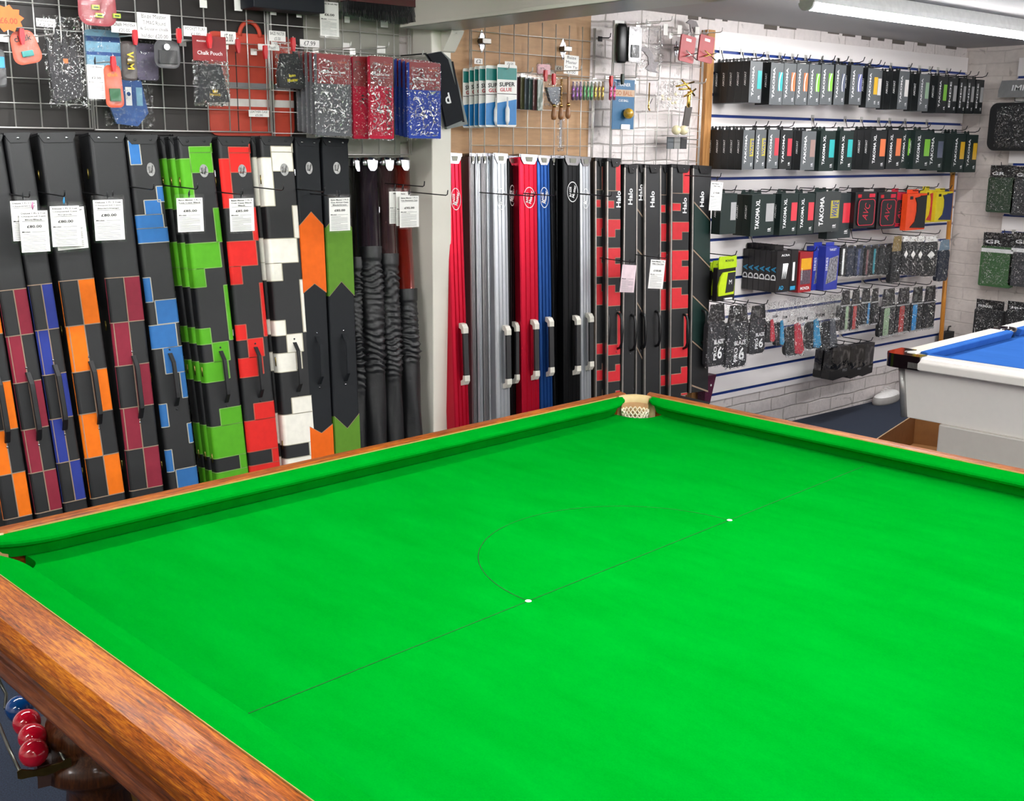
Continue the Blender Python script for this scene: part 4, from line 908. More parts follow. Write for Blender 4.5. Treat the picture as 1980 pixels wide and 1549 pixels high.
def tag_card(label, x0, y0, x1, y1, Y, texts, price, tilt=0., back=None, group='price tags hanging in clear sleeves', card=None, cards=1):
    t, w, h = hang('price_tag', label, 'price tag', x0, y0, x1, y1, Y, group, tilt)
    s = MB().prism(rrect(w, h, .006), -.0022, .0, SLEEVE, axis='y'); sl = s.build('sleeve', t)
    q = MB().box(-w*.44, w*.44, -.0016, -.0006, -h*.95, -h*.10, card or WHT); c = q.build('card', t)
    q = MB(); y = -.0026
    for i, s_ in enumerate(texts): q.text(s_, (0, y, -h*(.15+.065*i)), (1, 0, 0), (0, 0, 1), INK, wd=min(w*.75, w*.75*len(s_)/14), h=h*.036, bold=True); 
    if len(texts) > 1: q.box(-w*.36, w*.36, y, y+.0003, -h*(.15+.065*len(texts)-.028), -h*(.15+.065*len(texts)-.034), INK)
    if price: q.text(price, (0, y, -h*.42), (1, 0, 0), (0, 0, 1), INK, h=h*.058, wd=w*.46, bold=True)
    q.text('Model:', (-w*.26, y, -h*.53), (1, 0, 0), (0, 0, 1), INK, h=h*.032, wd=w*.26, bold=True); q.box(-w*.08, w*.34, y, y+.0003, -h*.535, -h*.527, GREY)
    lines(q, -w*.38, w*.36, -h*.58, -h*.91, 10, GREY, y); q.build('print', t)
    MB().tube([(0, .0, .006), (0, -.004, .012), (0, -.004, -.004), (0, 0, -.010), (0, .004, 0), (0, .0, .006)], .0018, back or DKG, n=5).build('tie', t)
    return t
TY = -.36
def arm(px, py, lab): return hook_px(px, py, TY, lab, Y0=-.055, mt=DWIRE)
TA = [('price tag hung behind the first one at the far left', 19, 379, 77, 470, ('Deluxe 1 Pc 2 Cue', 'Chequered Case'), '£80.00', .0, TY+.012, None),
      ('price tag with pink tie, front one at the far left reading £80.00', 35, 398, 98, 492, ('Deluxe 1 Pc 2 Cue', 'Chequered Case', 'Blue/Black'), '£80.00', .0, TY, mat('pink_tie', 'e88ab8', .5)),
      ('price tag peeping out behind the tag with the blue tie', 100, 392, 168, 487, ('Deluxe 1 Pc 2 Cue',), None, -.05, TY+.012, None),
      ('price tag with light blue tie reading £80.00 for the burgundy case', 95, 389, 159, 481, ('Deluxe 1 Pc 2 Cue', 'Chequered Case', 'Burgundy'), '£80.00', .0, TY, mat('blue_tie', '3aa0d8', .5)),
      ('price tag reading £80.00 in front of the second burgundy case', 178, 377, 243, 469, ('Deluxe 1 Pc 2 Cue', 'Chequered Case', 'Black/Orange'), '£80.00', .0, TY, None),
      ('price tag reading £85.00 in front of the green patchwork case', 339, 375, 396, 452, ('Baize Master 1 Pc 2', 'Cue Case Black'), '£85.00', .0, TY, None),
      ('price tag reading £85.00 in front of the red patchwork case', 441, 376, 494, 451, ('Baize Master 1 Pc 2', 'Cue Case Black', 'Black'), '£85.00', .0, TY, None),
      ('price tag reading £85.00 above the olive chevron case', 634, 375, 679, 450, ('Baize Master 1 Pc 2', 'Cue Arrow Case', 'Black/Green'), '£85.00', .0, TY, None),
      ('price tag, left one of the three beside the pillar', 751, 363, 776, 436, ('Baize',), None, .0, TY+.03, None),
      ('price tag, middle one of the three beside the pillar', 764, 363, 794, 440, ('Baize',), None, .0, TY+.015, None),
      ('price tag reading £95.00, front one of the three beside the pillar', 770, 372, 812, 443, ('Baize Master 1 Pc 2', 'Cue Aluminium Case'), '£95.00', .0, TY, None),
      ('price tag of pinkish card hanging among the framed black cases', 1201, 506, 1232, 568, (), None, .1, -.30, None),
      ('price tag of white card in front of the plain silver edged case', 1256, 496, 1288, 561, ('Baize Master 1 Pc', 'Halo Cue Case'), '£100.00', .1, -.33, None),
      ('price tag of white card hanging in front of the last cue case', 1372, 346, 1398, 410, ('Baize Master 1 Pc', 'Halo Case'), '£110.00', .05, -.33, None)]
for lb, a, b, c, d_, tx, pr_, ti, Y, tie in TA:
    tag_card(lb, a, b, c, d_, Y, tx, pr_, ti, tie, card=mat('pinkish_card', 'e2ccd2', .6) if 'pinkish' in lb else None)
for px, py, lb in ((58, 382, 'black hook arm holding the two tags at the far left'), (126, 380, 'black hook arm with the light blue tie'), (219, 381, 'black hook arm in front of the second burgundy case'), (298, 367, 'black hook arm ending beside the sky blue patchwork case'),
                   (383, 366, 'black hook arm ending on the lime green case'), (470, 377, 'black hook arm over the red patchwork case'), (549, 368, 'black hook arm ending on the ivory case'), (628, 371, 'black hook arm between the two chevron cases'),
                   (652, 380, 'black hook arm over the olive chevron case'), (821, 361, 'black hook arm beside the pillar, upper of two'), (866, 378, 'black hook arm reaching over the red case at the pillar'),
                   (999, 378, 'black hook arm ending on the second red aluminium case'), (1035, 380, 'black hook arm ending at the blue aluminium case'), (1075, 379, 'black hook arm right of the blue aluminium case'), (1166, 378, 'black hook arm ending on the first red patch case'),
                   (1183, 380, 'black hook arm on the second red patch case'), (1228, 508, 'black hook arm with the pinkish tag'), (1289, 500, 'black hook arm with the white tag'), (1394, 343, 'black hook arm reaching out over the last case')):
    arm(px, py, lb)
# small price slips clipped on the grid hooks
def slip(label, x0, y0, x1, y1, Y, texts=(), clip=True, tilt=0., col=None):
    t, w, h = hang('price_slip', label, 'price label', x0, y0, x1, y1, Y, 'small white price labels on the grids', tilt)
    MB().box(-w/2, w/2, -.001, 0, -h, 0, col or WHT).build('card', t); q = MB()
    for i, s_ in enumerate(texts):
        q.text(s_, (0, -.0014, -h*((i+.5)/len(texts))), (1, 0, 0), (0, 0, 1), INK, wd=w*(.86 if len(texts) > 1 else .6)*len(s_)/max(len(z) for z in texts), h=h*.62/len(texts))
    if texts: q.build('writing', t)
    return t
slip('white price label over the glove bag', 70, 36, 107, 52, -.17, ('Gloves', '£5.99'))
slip('white price label left of the handwritten sign', 215, 42, 265, 64, -.15, ('Chalk Holder', '£20.00'))
slip('handwritten white sign about round and square chalk holders', 266, 26, 330, 76, -.17, ('Baize Master', 'T-MAG Round', '& Square chalk', 'holder £20.00'))
slip('white price label above the red chalk pouch header', 355, 51, 400, 71, -.20, ('POCKET TURF', '£1.00'))
slip('white price label on the hook right of the chalk pouches', 427, 61, 456, 85, -.12, ('£5.00',))
slip('white price label low on the coral backpack', 481, 213, 520, 226, -.08, ('LEATHER CASE', '£5.00'))
slip('white price label hanging left of the yellow lettered pouch', 499, 86, 540, 97, -.10, ('£5.00 Pouch',))
slip('white price label above the yellow lettered pouch', 520, 60, 552, 80, -.07, ('BAIZE MASTER', '£5.50'))
slip('white price label above the grey towels', 580, 77, 617, 91, -.09, ('£7.99',))
slip('white price label above the glue cards', 917, 113, 933, 124, -.07, ('£2',)); slip('white price label above the chalk strips', 976, 119, 996, 130, -.07, ('£1.50',))
slip('white price label above the pink bag', 1073, 127, 1088, 137, -.07, ('£6',))
slip('handwritten white sign about a brass brush', 1091, 107, 1119, 144, -.12, ('Baize', 'Master', 'Cue Tip', '£3.00'), tilt=.04)
slip('white price label top row beside the tie rack', 386, 0, 400, 15, -.07); slip('white price label left of the coral backpack strap', 453, 0, 468, 21, -.07)
slip('pinkish white label on the black striped garment', 870, 211, 896, 226, -.21, ('£15.00',), tilt=.05)
slip('clear white price clip above the red towels', 663, 83, 676, 96, -.07); slip('clear white price clip above the blue towels', 729, 89, 745, 103, -.07)
slip('clear white price clip beside the navy board', 522, 14, 534, 29, -.07); slip('white price clip under the navy board', 573, 25, 583, 34, -.07); slip('white clip left under the brush', 666, 32, 676, 44, -.07); slip('white clip right under the brush', 736, 40, 750, 53, -.07)
# star shaped label
t, w, h = hang('star_label', 'fluorescent orange star shaped price label at the top left', 'price label', -22, 8, 47, 63, -.24)
P_ = [((w*.5 if k % 2 == 0 else w*.39)*math.cos(math.pi*k/10+.1), -h/2+(h*.5 if k % 2 == 0 else h*.39)*math.sin(math.pi*k/10+.1)) for k in range(20)]
MB().prism(P_, -.001, 0, mat('fluorescent_orange', 'ff6a20', .6), axis='y').build('card', t); MB().text('£6.00', (w*.05, -.0016, -h*.58), (1, 0, 0), (0, 0, 1), mat('red_pen', 'e0401a', .6), wd=w*.5, bold=True).build('writing', t)
# tag in clear sleeves: £2.50 and £6.00
tag_card('large white price tag reading £2.50 beside the orange chalk blister', 167, 118, 205, 195, -.20, ('Chalk Blister',), '£2.50', group='large upright price tags')
tag_card('large white price tag reading £6.00 hanging left of the brush', 616, -4, 657, 74, -.16, ('Table Brush 9in',), '£6.00', group='large upright price tags')
# ---- packs
def film_bag(par, w, h, d=.012, mt=None, top=0.0, n=6, seed=1, amp=.004, name='clear_bag'):
    rnd = random.Random(seed); V = []; F = []; m_ = 9
    for s in (-1, 1):
        for i in range(m_):
            for j in range(n):
                x = -w/2+w*j/(n-1); z = top-(h)*i/(m_-1); ed = (j in (0, n-1)) or (i in (0, m_-1))
                V.append((x+rnd.uniform(-amp, amp)*(.7 if ed else .3), s*(0 if ed else d/2)+rnd.uniform(-amp, amp)*.8*(0 if ed else 1)-d*.1, z+rnd.uniform(-amp, amp)*.7))
    for s in (0, 1):
        b = s*m_*n
        for i in range(m_-1):
            for j in range(n-1):
                f = (b+i*n+j, b+i*n+j+1, b+(i+1)*n+j+1, b+(i+1)*n+j); F.append(f if s else f[::-1])
    return MB().add(V, F, mt or CRINK).build(name, par)
def clip_hook(px, py, Y, lab, tip=REDC): return hook_px(px, py, Y, lab, tip=tip)
# ear shaped blister
def blister(label, x0, y0, x1, y1, Y, back, tilt=0., taper=.75, obj=None, objc=None, txt=None, tc=None, name='chalk_blister', cat='chalk holder'):
    t, w, h = hang(name, label, cat, x0, y0, x1, y1, Y, None, tilt)
    P_ = [(x*(taper+(1-taper)*min(1, -z/h*1.4)), z) for x, z in rrect(w, h, w*.28, 6)]
    MB().prism(P_, -.002, 0, back, axis='y').build('backing_card', t)
    P2 = [(x*.85, (z+h/2)*.9-h/2) for x, z in P_]
    MB().prism(P2, -.014, -.0022, SLEEVE, axis='y').build('blister_shell', t, bevel=.003)
    if obj: q = MB(); q.box(-obj[0]*w/2, obj[0]*w/2, -.012, -.003, -h*obj[2], -h*obj[1], objc); q.build('chalk', t, bevel=.002)
    if txt: MB().text(txt, (0, -.0028, -h*.22), (1, 0, 0), (0, 0, 1), tc or WHL, wd=w*.6, bold=True).build('lettering', t)
    return t
REDK = mat('red_backing', 'b8281e', .5); REDO = mat('orange_red_backing', 'c24a28', .5, var=.2, scale=30); MAR = mat('maroon_card', '8c1a1e', .45)
blister('ear shaped red chalk blister below the orange star', 13, 60, 70, 124, -.21, REDO, -.22, .8, (.4, .60, .78), mat('teal_chalk', '2c8a86', .7), 'chalk', mat('dark_print', '2a1210', .6)); clip_hook(42, 66, -.23, 'steel hook with red clip holding the ear shaped blister')
blister('tall orange and green chalk blister beside the £2.50 tag', 201, 126, 236, 208, -.22, REDO, -.03, .9, (.6, .55, .85), mat('green_chalk', '1d5a34', .7), 'chalk', mat('orange_print', 'ff8a30', .6)); clip_hook(219, 119, -.24, 'steel hook with red clip in front of the orange blister')
t = blister('red blister of green chalk cubes at the top edge', 150, -40, 224, 50, -.20, mat('dim_red_backing', '8e2430', .5), 0, .95)
for i, (x, z) in enumerate(((.12, .62), (.20, .80), (.62, .78))):
    w_, h_ = .10, .13; q = MB(); q.box(-.035+x*.13, -.012+x*.13, -.013, -.003, -h_*z*1.0-.01, -h_*z+.013-.01, mat('lime_box', 'a8b832', .5)); q.box(-.031+x*.13, -.016+x*.13, -.0136, -.012, -h_*z-.006, -h_*z-.002, mat('green_cube', '1e4a2c', .7)); q.build('chalk', t)
t = blister('brown strip pack with gold lettering hanging left of the sign', 234, 80, 264, 156, -.19, mat('black_red_card', '2a1a18', .5), 0, .98); MB().text('WM', (0, -.016, -.06), (0, 0, -1), (1, 0, 0), mat('gold_print', 'c8a838', .3, .7), wd=.055, bold=True).lathe([(.012, 0), (.012, .003)], mat('gold_disc', 'c9b98a', .3, .8), M=Matrix.Translation((0, -.018, -.06)) @ Matrix.Rotation(math.pi/2, 4, 'X'), n=20).build('lettering', t)
clip_hook(261, 68, -.21, 'steel hook with red clip above the gold lettered strip pack')
t = blister('clear blister with a round silver badge and black chalk holder', 298, 78, 348, 132, -.19, mat('smoke_card', '3c3c40', .3), 0, .98, (.7, .35, .85), BLK); oval_badge(t, -.006, -.022, .010, .010, WHL, INK, None, y=-.016); clip_hook(346, 65, -.21, 'steel hook with red clip above the silver badge blister')
t = blister('dark blue pack cut off by the left picture edge', -20, 95, 11, 168, -.22, mat('dark_card', '26262a', .5), 0, .98, (.8, .2, .5), mat('azure_patch', '1c8fd0', .5))
# glove in a cellophane bag
t, w, h = hang('glove_pack', 'dark grey glove in a crinkled clear bag at the top left', 'glove', 84, 32, 164, 205, -.21, None, -.02)
q = MB(); q.prism([(-w*.33, -h*.98), (w*.36, -h*.88), (w*.30, -h*.45), (w*.22, -h*.2), (w*.10, -h*.38), (w*.02, -h*.18), (-w*.08, -h*.40), (-w*.18, -h*.12), (-w*.30, -h*.42), (-w*.42, -h*.25), (-w*.40, -h*.6)], -.008, .004, mat('glove_fabric', '3b3a3c', .85), axis='y'); q.build('glove', t, bevel=.003)
MB().box(-.008, .006, -.0095, -.008, -h*.52, -h*.47, mat('orange_logo', 'e8743c', .6)).build('logo', t); film_bag(t, w*.95, h*1.02, .03, CRINK, seed=4, amp=.008); hook_px(105, 66, -.24, 'steel hook holding the bagged dark grey glove')
# light blue striped bags behind the grid
LB = mat('pale_blue_fabric', '86b4cc', .8, var=.1); LB2 = mat('mid_blue_fabric', '3f5f98', .8, var=.1)
t, w, h = hang('folded_shirt', 'pale blue and grey bagged shirt hanging high behind the chalk packs', 'shirt', 166, 58, 232, 140, -.075); q = MB(); q.prism(rrect(w, h, .015), -.006, .006, LB, axis='y'); q.box(-w/2, w/2, -.0066, -.006, -h*.28, -h*.16, LB2); q.box(-w/2, w/2, -.0066, -.006, -h*.6, -h*.52, LB2); q.build('shirt', t); film_bag(t, w*1.1, h*1.1, .03, FILM, .01, seed=5)
t, w, h = hang('folded_shirt', 'blue and white striped bagged shirt hanging low behind the chalk packs', 'shirt', 212, 155, 286, 244, -.06); q = MB(); q.prism([(-w*.35, 0), (w*.35, 0), (w/2, -h*.7), (w*.2, -h), (-w*.35, -h*.95), (-w/2, -h*.6)], -.003, .006, LB2, axis='y')
for k, c in ((-.3, LB), (.0, WHL), (.28, LB)): q.box(w*k-w*.08, w*k+w*.08, -.0036, -.003, -h*.55, -h*.15, c)
q.lathe([(.007, 0), (.007, .001)], LB2, M=Matrix.Translation((0, -.004, -h*.3)) @ Matrix.Rotation(math.pi/2, 4, 'X'), n=16); q.build('shirt', t); film_bag(t, w*1.3, h*1.1, .02, FILM, .01, seed=6)
t, w, h = hang('folded_shirt', 'purple and grey bagged shirt behind the badge blister', 'shirt', 264, 84, 305, 155, -.07); MB().prism(rrect(w, h, .01), -.003, .006, mat('purple_grey', '6b6478', .8, var=.3, scale=15), axis='y').build('shirt', t); film_bag(t, w*1.1, h*1.1, .02, FILM, .01, seed=16)
# coral backpack with white stripes
COR = mat('coral_nylon', 'cf4a34', .6, var=.05); t, w, h = hang('backpack', 'coral red backpack with grey and white stripes behind the grid', 'backpack', 404, 60, 568, 268, -.028)
q = MB(); q.prism(rrect(w, h*.95, .03, z=-.01), -.004, .006, COR, axis='y')
for za, zb_, c in ((.48, .54, mat('grey_stripe', '8f8f92', .7)), (.63, .70, mat('white_stripe', 'd5d0cc', .7))): q.box(-w/2, w/2, -.0048, -.004, -h*zb_, -h*za, c)
q.box(-w*.18, -w*.17, -.0050, -.004, -h*.95, -h*.2, INK); q.box(w*.2, w*.25, -.0052, -.004, -h*.95, -h*.45, mat('charcoal_strap', '3a3a40', .7)); q.build('body', t)
q = MB(); q.tube([(w*.12*math.cos(math.radians(a)), -.004, -.02+.05*math.sin(math.radians(a))) for a in range(0, 181, 15)], .008, COR, n=8); q.build('handle', t)
# chalk pouches
POU = mat('black_pouch', '2e2f31', .7); GLD = mat('gold_emblem', 'd9b52c', .4, .3)
for i in range(4):
    t, w, h = hang('chalk_pouch', ['black chalk pouch under a red header card, front of its hook', 'black chalk pouch pack second from the front under a red header', 'black chalk pouch pack third from the front under a red header', 'black chalk pouch pack nearest the grid under a red header'][i], 'chalk pouch', 372, 70, 442, 200, -.24+.022*i, 'red headed chalk pouch packs')
    MB().box(-w*.46, w*.46, -.001, .001, -h*.37, 0, MAR).build('header_card', t)
    if i == 0:
        MB().text('Chalk Pouch', (0, -.0016, -h*.25), (1, 0, 0), (0, 0, 1), WHL, wd=w*.68).text('PEACOCK', (-w*.22, -.0016, -h*.08), (1, 0, 0), (0, 0, 1), WHL, wd=w*.25).build('lettering', t)
    q = MB(); q.prism([(-w*.30, -h*.42), (w*.26, -h*.42), (w*.46, -h*.97), (-w*.40, -h*.99)], -.010, .008, POU, axis='y')
    if i == 0: q.text('PEACOCK', (w*.06, -.0115, -h*.87), (1, 0, 0), (0, 0, 1), GLD, wd=w*.3, bold=True); q.prism([(w*.0, -h*.84), (w*.12, -h*.84), (w*.14, -h*.79), (w*.09, -h*.81), (w*.06, -h*.78), (w*.03, -h*.81), (-.002, -h*.79)], -.0116, -.010, GLD, axis='y')
    q.build('pouch', t, bevel=.003); film_bag(t, w*1.0, h*.68, .03, None, -h*.36, seed=20+i)
hook_px(405, 75, -.26, 'steel hook with red clip through the chalk pouch headers', tip=REDC)
t, w, h = hang('chalk_pouch', 'black pouch with yellow lettering hanging before the coral backpack', 'chalk pouch', 532, 85, 590, 172, -.17); MB().prism([(-w*.30, -h*.22), (w*.22, -h*.22), (w*.48, -h*.90), (w*.3, -h), (-w*.42, -h*.97), (-w*.45, -h*.7)], -.012, .008, POU, axis='y').build('pouch', t, bevel=.004); MB().text('Baize', (0, -.0135, -h*.70), (1, 0, .15), (-.15, 0, 1), mat('yellow_print', 'e8d820', .5), wd=w*.22, bold=True).text('Master', (.002, -.0135, -h*.80), (1, 0, .12), (-.12, 0, 1), mat('yellow_print', 'e8d820', .5), wd=w*.36, bold=True).build('lettering', t); film_bag(t, w, h, .03, seed=31)
clip_hook(567, 82, -.19, 'steel hook with red clip over the yellow lettered pouch'); clip_hook(513, 97, -.14, 'steel hook with red clip beside the coral backpack'); clip_hook(460, 85, -.15, 'steel hook with red clip in front of the coral backpack')
# towels
def towel(label, x0, y0, x1, y1, Y, col, front, group, txt=None, tri=False, header=None):
    t, w, h = hang('cue_towel', label, 'towel', x0, y0, x1, y1, Y, group)
    MB().prism(rrect(w*.94, h*.97, .006, z=-.004), -.008, .004, col, axis='y').build('towel', t, bevel=.003)
    c = MB().box(-w*.44, w*.46, -.0095, -.0082, -h*.36, -h*.01, header or MAR); c.build('header_card', t)
    if front:
        q = MB(); q.text('Premium', (-w*.22, -.0100, -h*.17), (1, 0, 0), (0, 0, 1), WHL, wd=w*.16).text('Microfibre Cue Towel', (-w*.02, -.0100, -h*.22), (1, 0, 0), (0, 0, 1), WHL, wd=w*.66, h=h*.03, bold=True)
        q.box(-w*.34, w*.25, -.0100, -.0095, -h*.262, -h*.257, GREY); q.text('PEACOCK', (w*.24, -.0100, -h*.10), (1, 0, 0), (0, 0, 1), mat('orange_emblem', 'd8642c', .5), wd=w*.25, bold=True); q.build('lettering', t)
    if txt: MB().text(txt, (w*.28, -.0090, -h*.64), (0, 0, -1), (1, 0, 0), mat('dark_red_print', '6a1020', .6), wd=h*.5, bold=True).build('pattern', t)
    if tri: MB().prism([(-.004, -h*.48), (.012, -h*.48), (.004, -h*.45)], -.009, -.008, INK, axis='y').prism([(-.004, -h*.50), (.012, -h*.50), (.004, -h*.53)], -.009, -.008, INK, axis='y').build('pattern', t)
    film_bag(t, w, h*1.0, .026, SPARK if front else CRINK, .0, n=9, seed=sum(map(ord, label)) % 999, amp=.003); return t
TG, TR, TB = mat('grey_microfibre', '66676b', .9), mat('crimson_microfibre', 'c8163c', .9), mat('blue_microfibre', '2f4db4', .9)
for i, (x, lb) in enumerate(((0, 'front grey microfibre towel pack with its maroon header card'), (-9, 'grey towel pack second from the front'), (-18, 'grey towel pack third from the front, seen at its edge'), (-27, 'grey towel pack fourth from the front, narrow strip showing'), (-36, 'grey towel pack nearest the grid'))): towel(lb, 608+x, 104-i, 679+x, 265-i*2, -.27+.036*i, TG, i == 0, 'grey microfibre towel packs')
hook_px(679, 92, -.30, 'steel hook through the grey towel packs')
towel('crimson towel pack with black triangles, left of the other crimson one', 679, 108, 716, 271, -.235, TR, False, 'crimson towel packs', tri=True); towel('crimson towel pack with a dark running word down its side', 711, 108, 760, 271, -.27, TR, True, 'crimson towel packs', txt='PEACOCK')
hook_px(752, 92, -.30, 'steel hook through the crimson towel packs')
for i, lb in enumerate(('front blue microfibre towel pack with maroon header card', 'blue towel pack second from the front', 'blue towel pack third from the front, seen at its edge', 'blue towel pack nearest the grid, narrow strip showing')): towel(lb, 786-8*i, 120-i*2, 852-8*i, 270-i*2, -.27+.036*i, TB, i == 0, 'blue microfibre towel packs')
hook_px(818, 108, -.30, 'steel hook through the blue towel packs')
# striped black garment next to the pillar
NAV = mat('black_knit', '15171f', .9); GST = mat('grey_knit', '8e9290', .9)
t, w, h = hang('folded_scarf', 'black garment with a grey border and a white letter, hung by the pillar', 'scarf', 816, 100, 902, 250, -.20)
P_ = [(-w*.42, -h*.05), (-w*.1, 0), (w*.12, -h*.10), (w*.30, -h*.45), (w*.5, -h*.93), (w*.02, -h), (-w*.15, -h*.55), (-w*.3, -h*.15)]
MB().prism(P_, -.012, .004, GST, axis='y').build('border', t, bevel=.003)
MB().prism([(-w*.42, -h*.05), (-w*.12, -.002), (w*.04, -h*.10), (w*.22, -h*.45), (w*.36, -h*.88), (w*.0, -h*.97), (-w*.15, -h*.55), (-w*.3, -h*.15)], -.015, -.002, NAV, axis='y').prism([(w*.12, -h*.12), (w*.16, -h*.12), (w*.42, -h*.90), (w*.37, -h*.90)], -.0135, -.012, NAV, axis='y').build('body', t, bevel=.002)
MB().text('d', (w*.02, -.0162, -h*.60), (1, 0, .3), (-.3, 0, 1), WHL, h=h*.14, bold=True).build('lettering', t)
q = thing('display_hook', 'black notched hook under the striped garment', 'hook', aty(775, 108, -.05)); MB().tube([(0, 0, 0), (.0, -.17, 0)], .003, DWIRE).build('arm', q)
# brush
t, w, h = hang('table_brush', 'dark red table brush with black bristles lying at the top edge', 'brush', 660, -18, 806, 42, -.20)
MB().prism(rrect(w*.95, h*.45, .012, 5), -.03, .03, mat('dark_red_varnish', '5a1518', .25, coat=.6), axis='y').build('handle', t, bevel=.006)
q = MB(); rnd = random.Random(3)
for i in range(46):
    for j in range(7):
        x = -w*.45+w*.9*i/45; y = -.024+.048*j/6; s = 1+.12*(i/45); z1 = -h*(.8+.25*i/45); q.tube([(x, y, -h*.44), (x*s+rnd.uniform(-.002, .002), y*1.3, z1+rnd.uniform(-.004, .004))], .0013, BLK2, n=3, cap=False)
o = q.build('bristles', t); o['kind'] = 'stuff'
for x in (-w*.08, w*.4): MB().ball((x, -.031, -h*.2), .004, CHR, n=6).build('screw', t)
t, w, h = hang('navy_box', 'navy blue box on top of the grid left of the brush', 'box', 478, -40, 615, 22, -.13); MB().box(-w/2, w/2, -.05, .05, -h, 0, mat('navy_card', '0e1420', .6)).build('shell', t, bevel=.003)
t, w, h = hang('price_rail', 'greyish green plastic rail behind the brush', 'rail', 583, 20, 790, 54, -.034); MB().box(-w/2, w/2, -.006, .004, -h*.55, -h*.15, mat('grey_green_plastic', '8d968c', .4)).build('strip', t)
# white fixing plate on pillar left
# ---------------- middle grid
for i, (x, y) in enumerate(((66, 0), (44, 2), (31, 3), (22, 4), (12, 6), (0, 8))):
    t, w, h = hang('glue_card', ['teal and blue super glue card, front one, with the whole name', 'super glue card second from the front', 'super glue card third from the front', 'super glue card fourth from the front', 'super glue card fifth from the front', 'super glue card at the back, leftmost of the six'][i], 'glue', 895+x, 125+y, 929+x+4, 245+y*.3, -.21+.018*i, 'super glue cards on one hook')
    TEA, CBL = mat('teal_card', '1c8c86', .45), mat('bright_blue_card', '1f86cf', .45); q = MB(); q.prism(rrect(w, h, .008), -.001, .001, WHT, axis='y'); q.box(-w*.48, w*.48, -.0014, -.001, -h*.24, -h*.05, TEA); q.prism([(-w*.49, -h*.62), (w*.49, -h*.55), (w*.49, -h*.97), (-w*.49, -h*.97)], -.0014, -.001, CBL, axis='y'); q.box(-w*.49, w*.49, -.0015, -.001, -h*.475, -h*.465, INK); q.build('card', t)
    MB().text('SUPER', (0, -.0020, -h*.315), (1, 0, .05), (0, 0, 1), INK, wd=w*.78, h=h*.07, bold=True).text('GLUE', (-w*.06, -.0020, -h*.40), (1, 0, .05), (0, 0, 1), REDC, wd=w*.6, h=h*.06, bold=True).build('lettering', t)
    MB().lathe([(.003, -h*.98), (.010, -h*.90), (.010, -h*.72), (.004, -h*.66), (.0035, -h*.52)][0:5], WHL, c=(-w*.05, -.011, 0), n=10, sy=.8).build('tube', t)
hook_px(985, 133, -.23, 'steel hook through the super glue cards')
# chalk / file strips
cols = ['5a3440', '6c6a44', '54606a', '3a5a54', '6e3c3c', '4a6450']
for i in range(6):
    t, w, h = hang('tip_file', 'narrow tip file in a clear pocket, number of its colour %s' % ['plum, leftmost', 'olive', 'slate grey', 'deep teal', 'brick red', 'bottle green, rightmost'][i] if False else ['plum coloured tip file, leftmost beside the glue cards', 'olive tip file second beside the glue cards', 'slate grey tip file third beside the glue cards', 'brick red tip file fourth from the glue cards', 'pale grey tip file fifth from the glue cards', 'deep teal tip file, rightmost of the files'][i], 'tip file', 997+8.2*i, 142+1.2*i, 1009+8.2*i, 211+.6*i, -.14-.016*i, 'tip files in clear pockets')
    MB().box(-w*.42, w*.42, -.003, .003, -h, -h*.08, mat('file_%s' % cols[i], cols[i], .5)).build('file', t, bevel=.0015); MB().prism(rrect(w, h*1.04, .003, z=.004), -.0055, -.0045, SLEEVE, axis='y').build('pocket', t)
hook_px(1030, 140, -.24, 'steel hook through the tip file pockets')
clip_hook(1055, 143, -.20, 'steel hook with red clip left of the clamp bag'); clip_hook(1071, 150, -.21, 'steel hook with red clip holding the clamp bag'); clip_hook(1182, 154, -.16, 'steel hook with red clip at the end of the coloured whistles')
t, w, h = hang('clamp_pack', 'steel tip clamp in a small clear bag', 'clamp', 1052, 150, 1086, 206, -.19); MB().prism([(-w*.4, -h*.35), (w*.45, -h*.3), (w*.4, -h*.75), (w*.1, -h), (-w*.2, -h*.8)], -.008, .008, mat('gunmetal', '55585c', .3, .9), axis='y').build('clamp', t, bevel=.003); film_bag(t, w, h, .03, seed=44)
t, w, h = hang('pink_bag', 'pink lined clear bag hanging above the clamp', 'bag', 1036, 122, 1066, 150, -.16); MB().prism(rrect(w*.8, h*.7, .008, z=-.005), -.004, .004, mat('pink_lining', 'dcaeb4', .6), axis='y').build('lining', t); film_bag(t, w, h, .02, seed=45)
# wooden handled brushes
for i, (x, y, lab) in enumerate(((1064, 200, 'short wooden handled tool, leftmost of three'), (1078, 150, 'wooden handled tool with a twisted brass shank, middle of three'), (1092, 146, 'wooden handled tool with a brass ferrule, rightmost of three'))):
    t, w, h = hang('tip_tool', lab, 'tool', x, y, x+14, 232-2*(i == 2), -.20); k = h
    MB().lathe([(.003, -k), (.010, -k*.97), (.0125, -k+.015), (.011, -k+.03), (.008, -k+.045), (.0075, -k+.052)], mat('beech_handle', 'a8744a', .35, coat=.3), n=16).build('handle', t)
    MB().lathe([(.0078, -k+.052), (.0078, -k+.062), (.005, -k+.066)], mat('brass', 'b8925a', .25, 1.), n=16).build('ferrule', t)
    if i: q = MB(); q.tube([(.003*math.sin(z*900) if i == 1 else 0, .003*math.cos(z*900) if i == 1 else 0, -k+.066+z) for z in [(k-.072)*j/40 for j in range(41)]], .0035 if i == 1 else .0065, mat('brass', 'b8925a', .25, 1.) if i == 1 else mat('beech_handle', 'a8744a', .35), n=8); q.build('shank', t)
hook_px(1124, 136, -.24, 'steel hook holding the wooden handled tools')
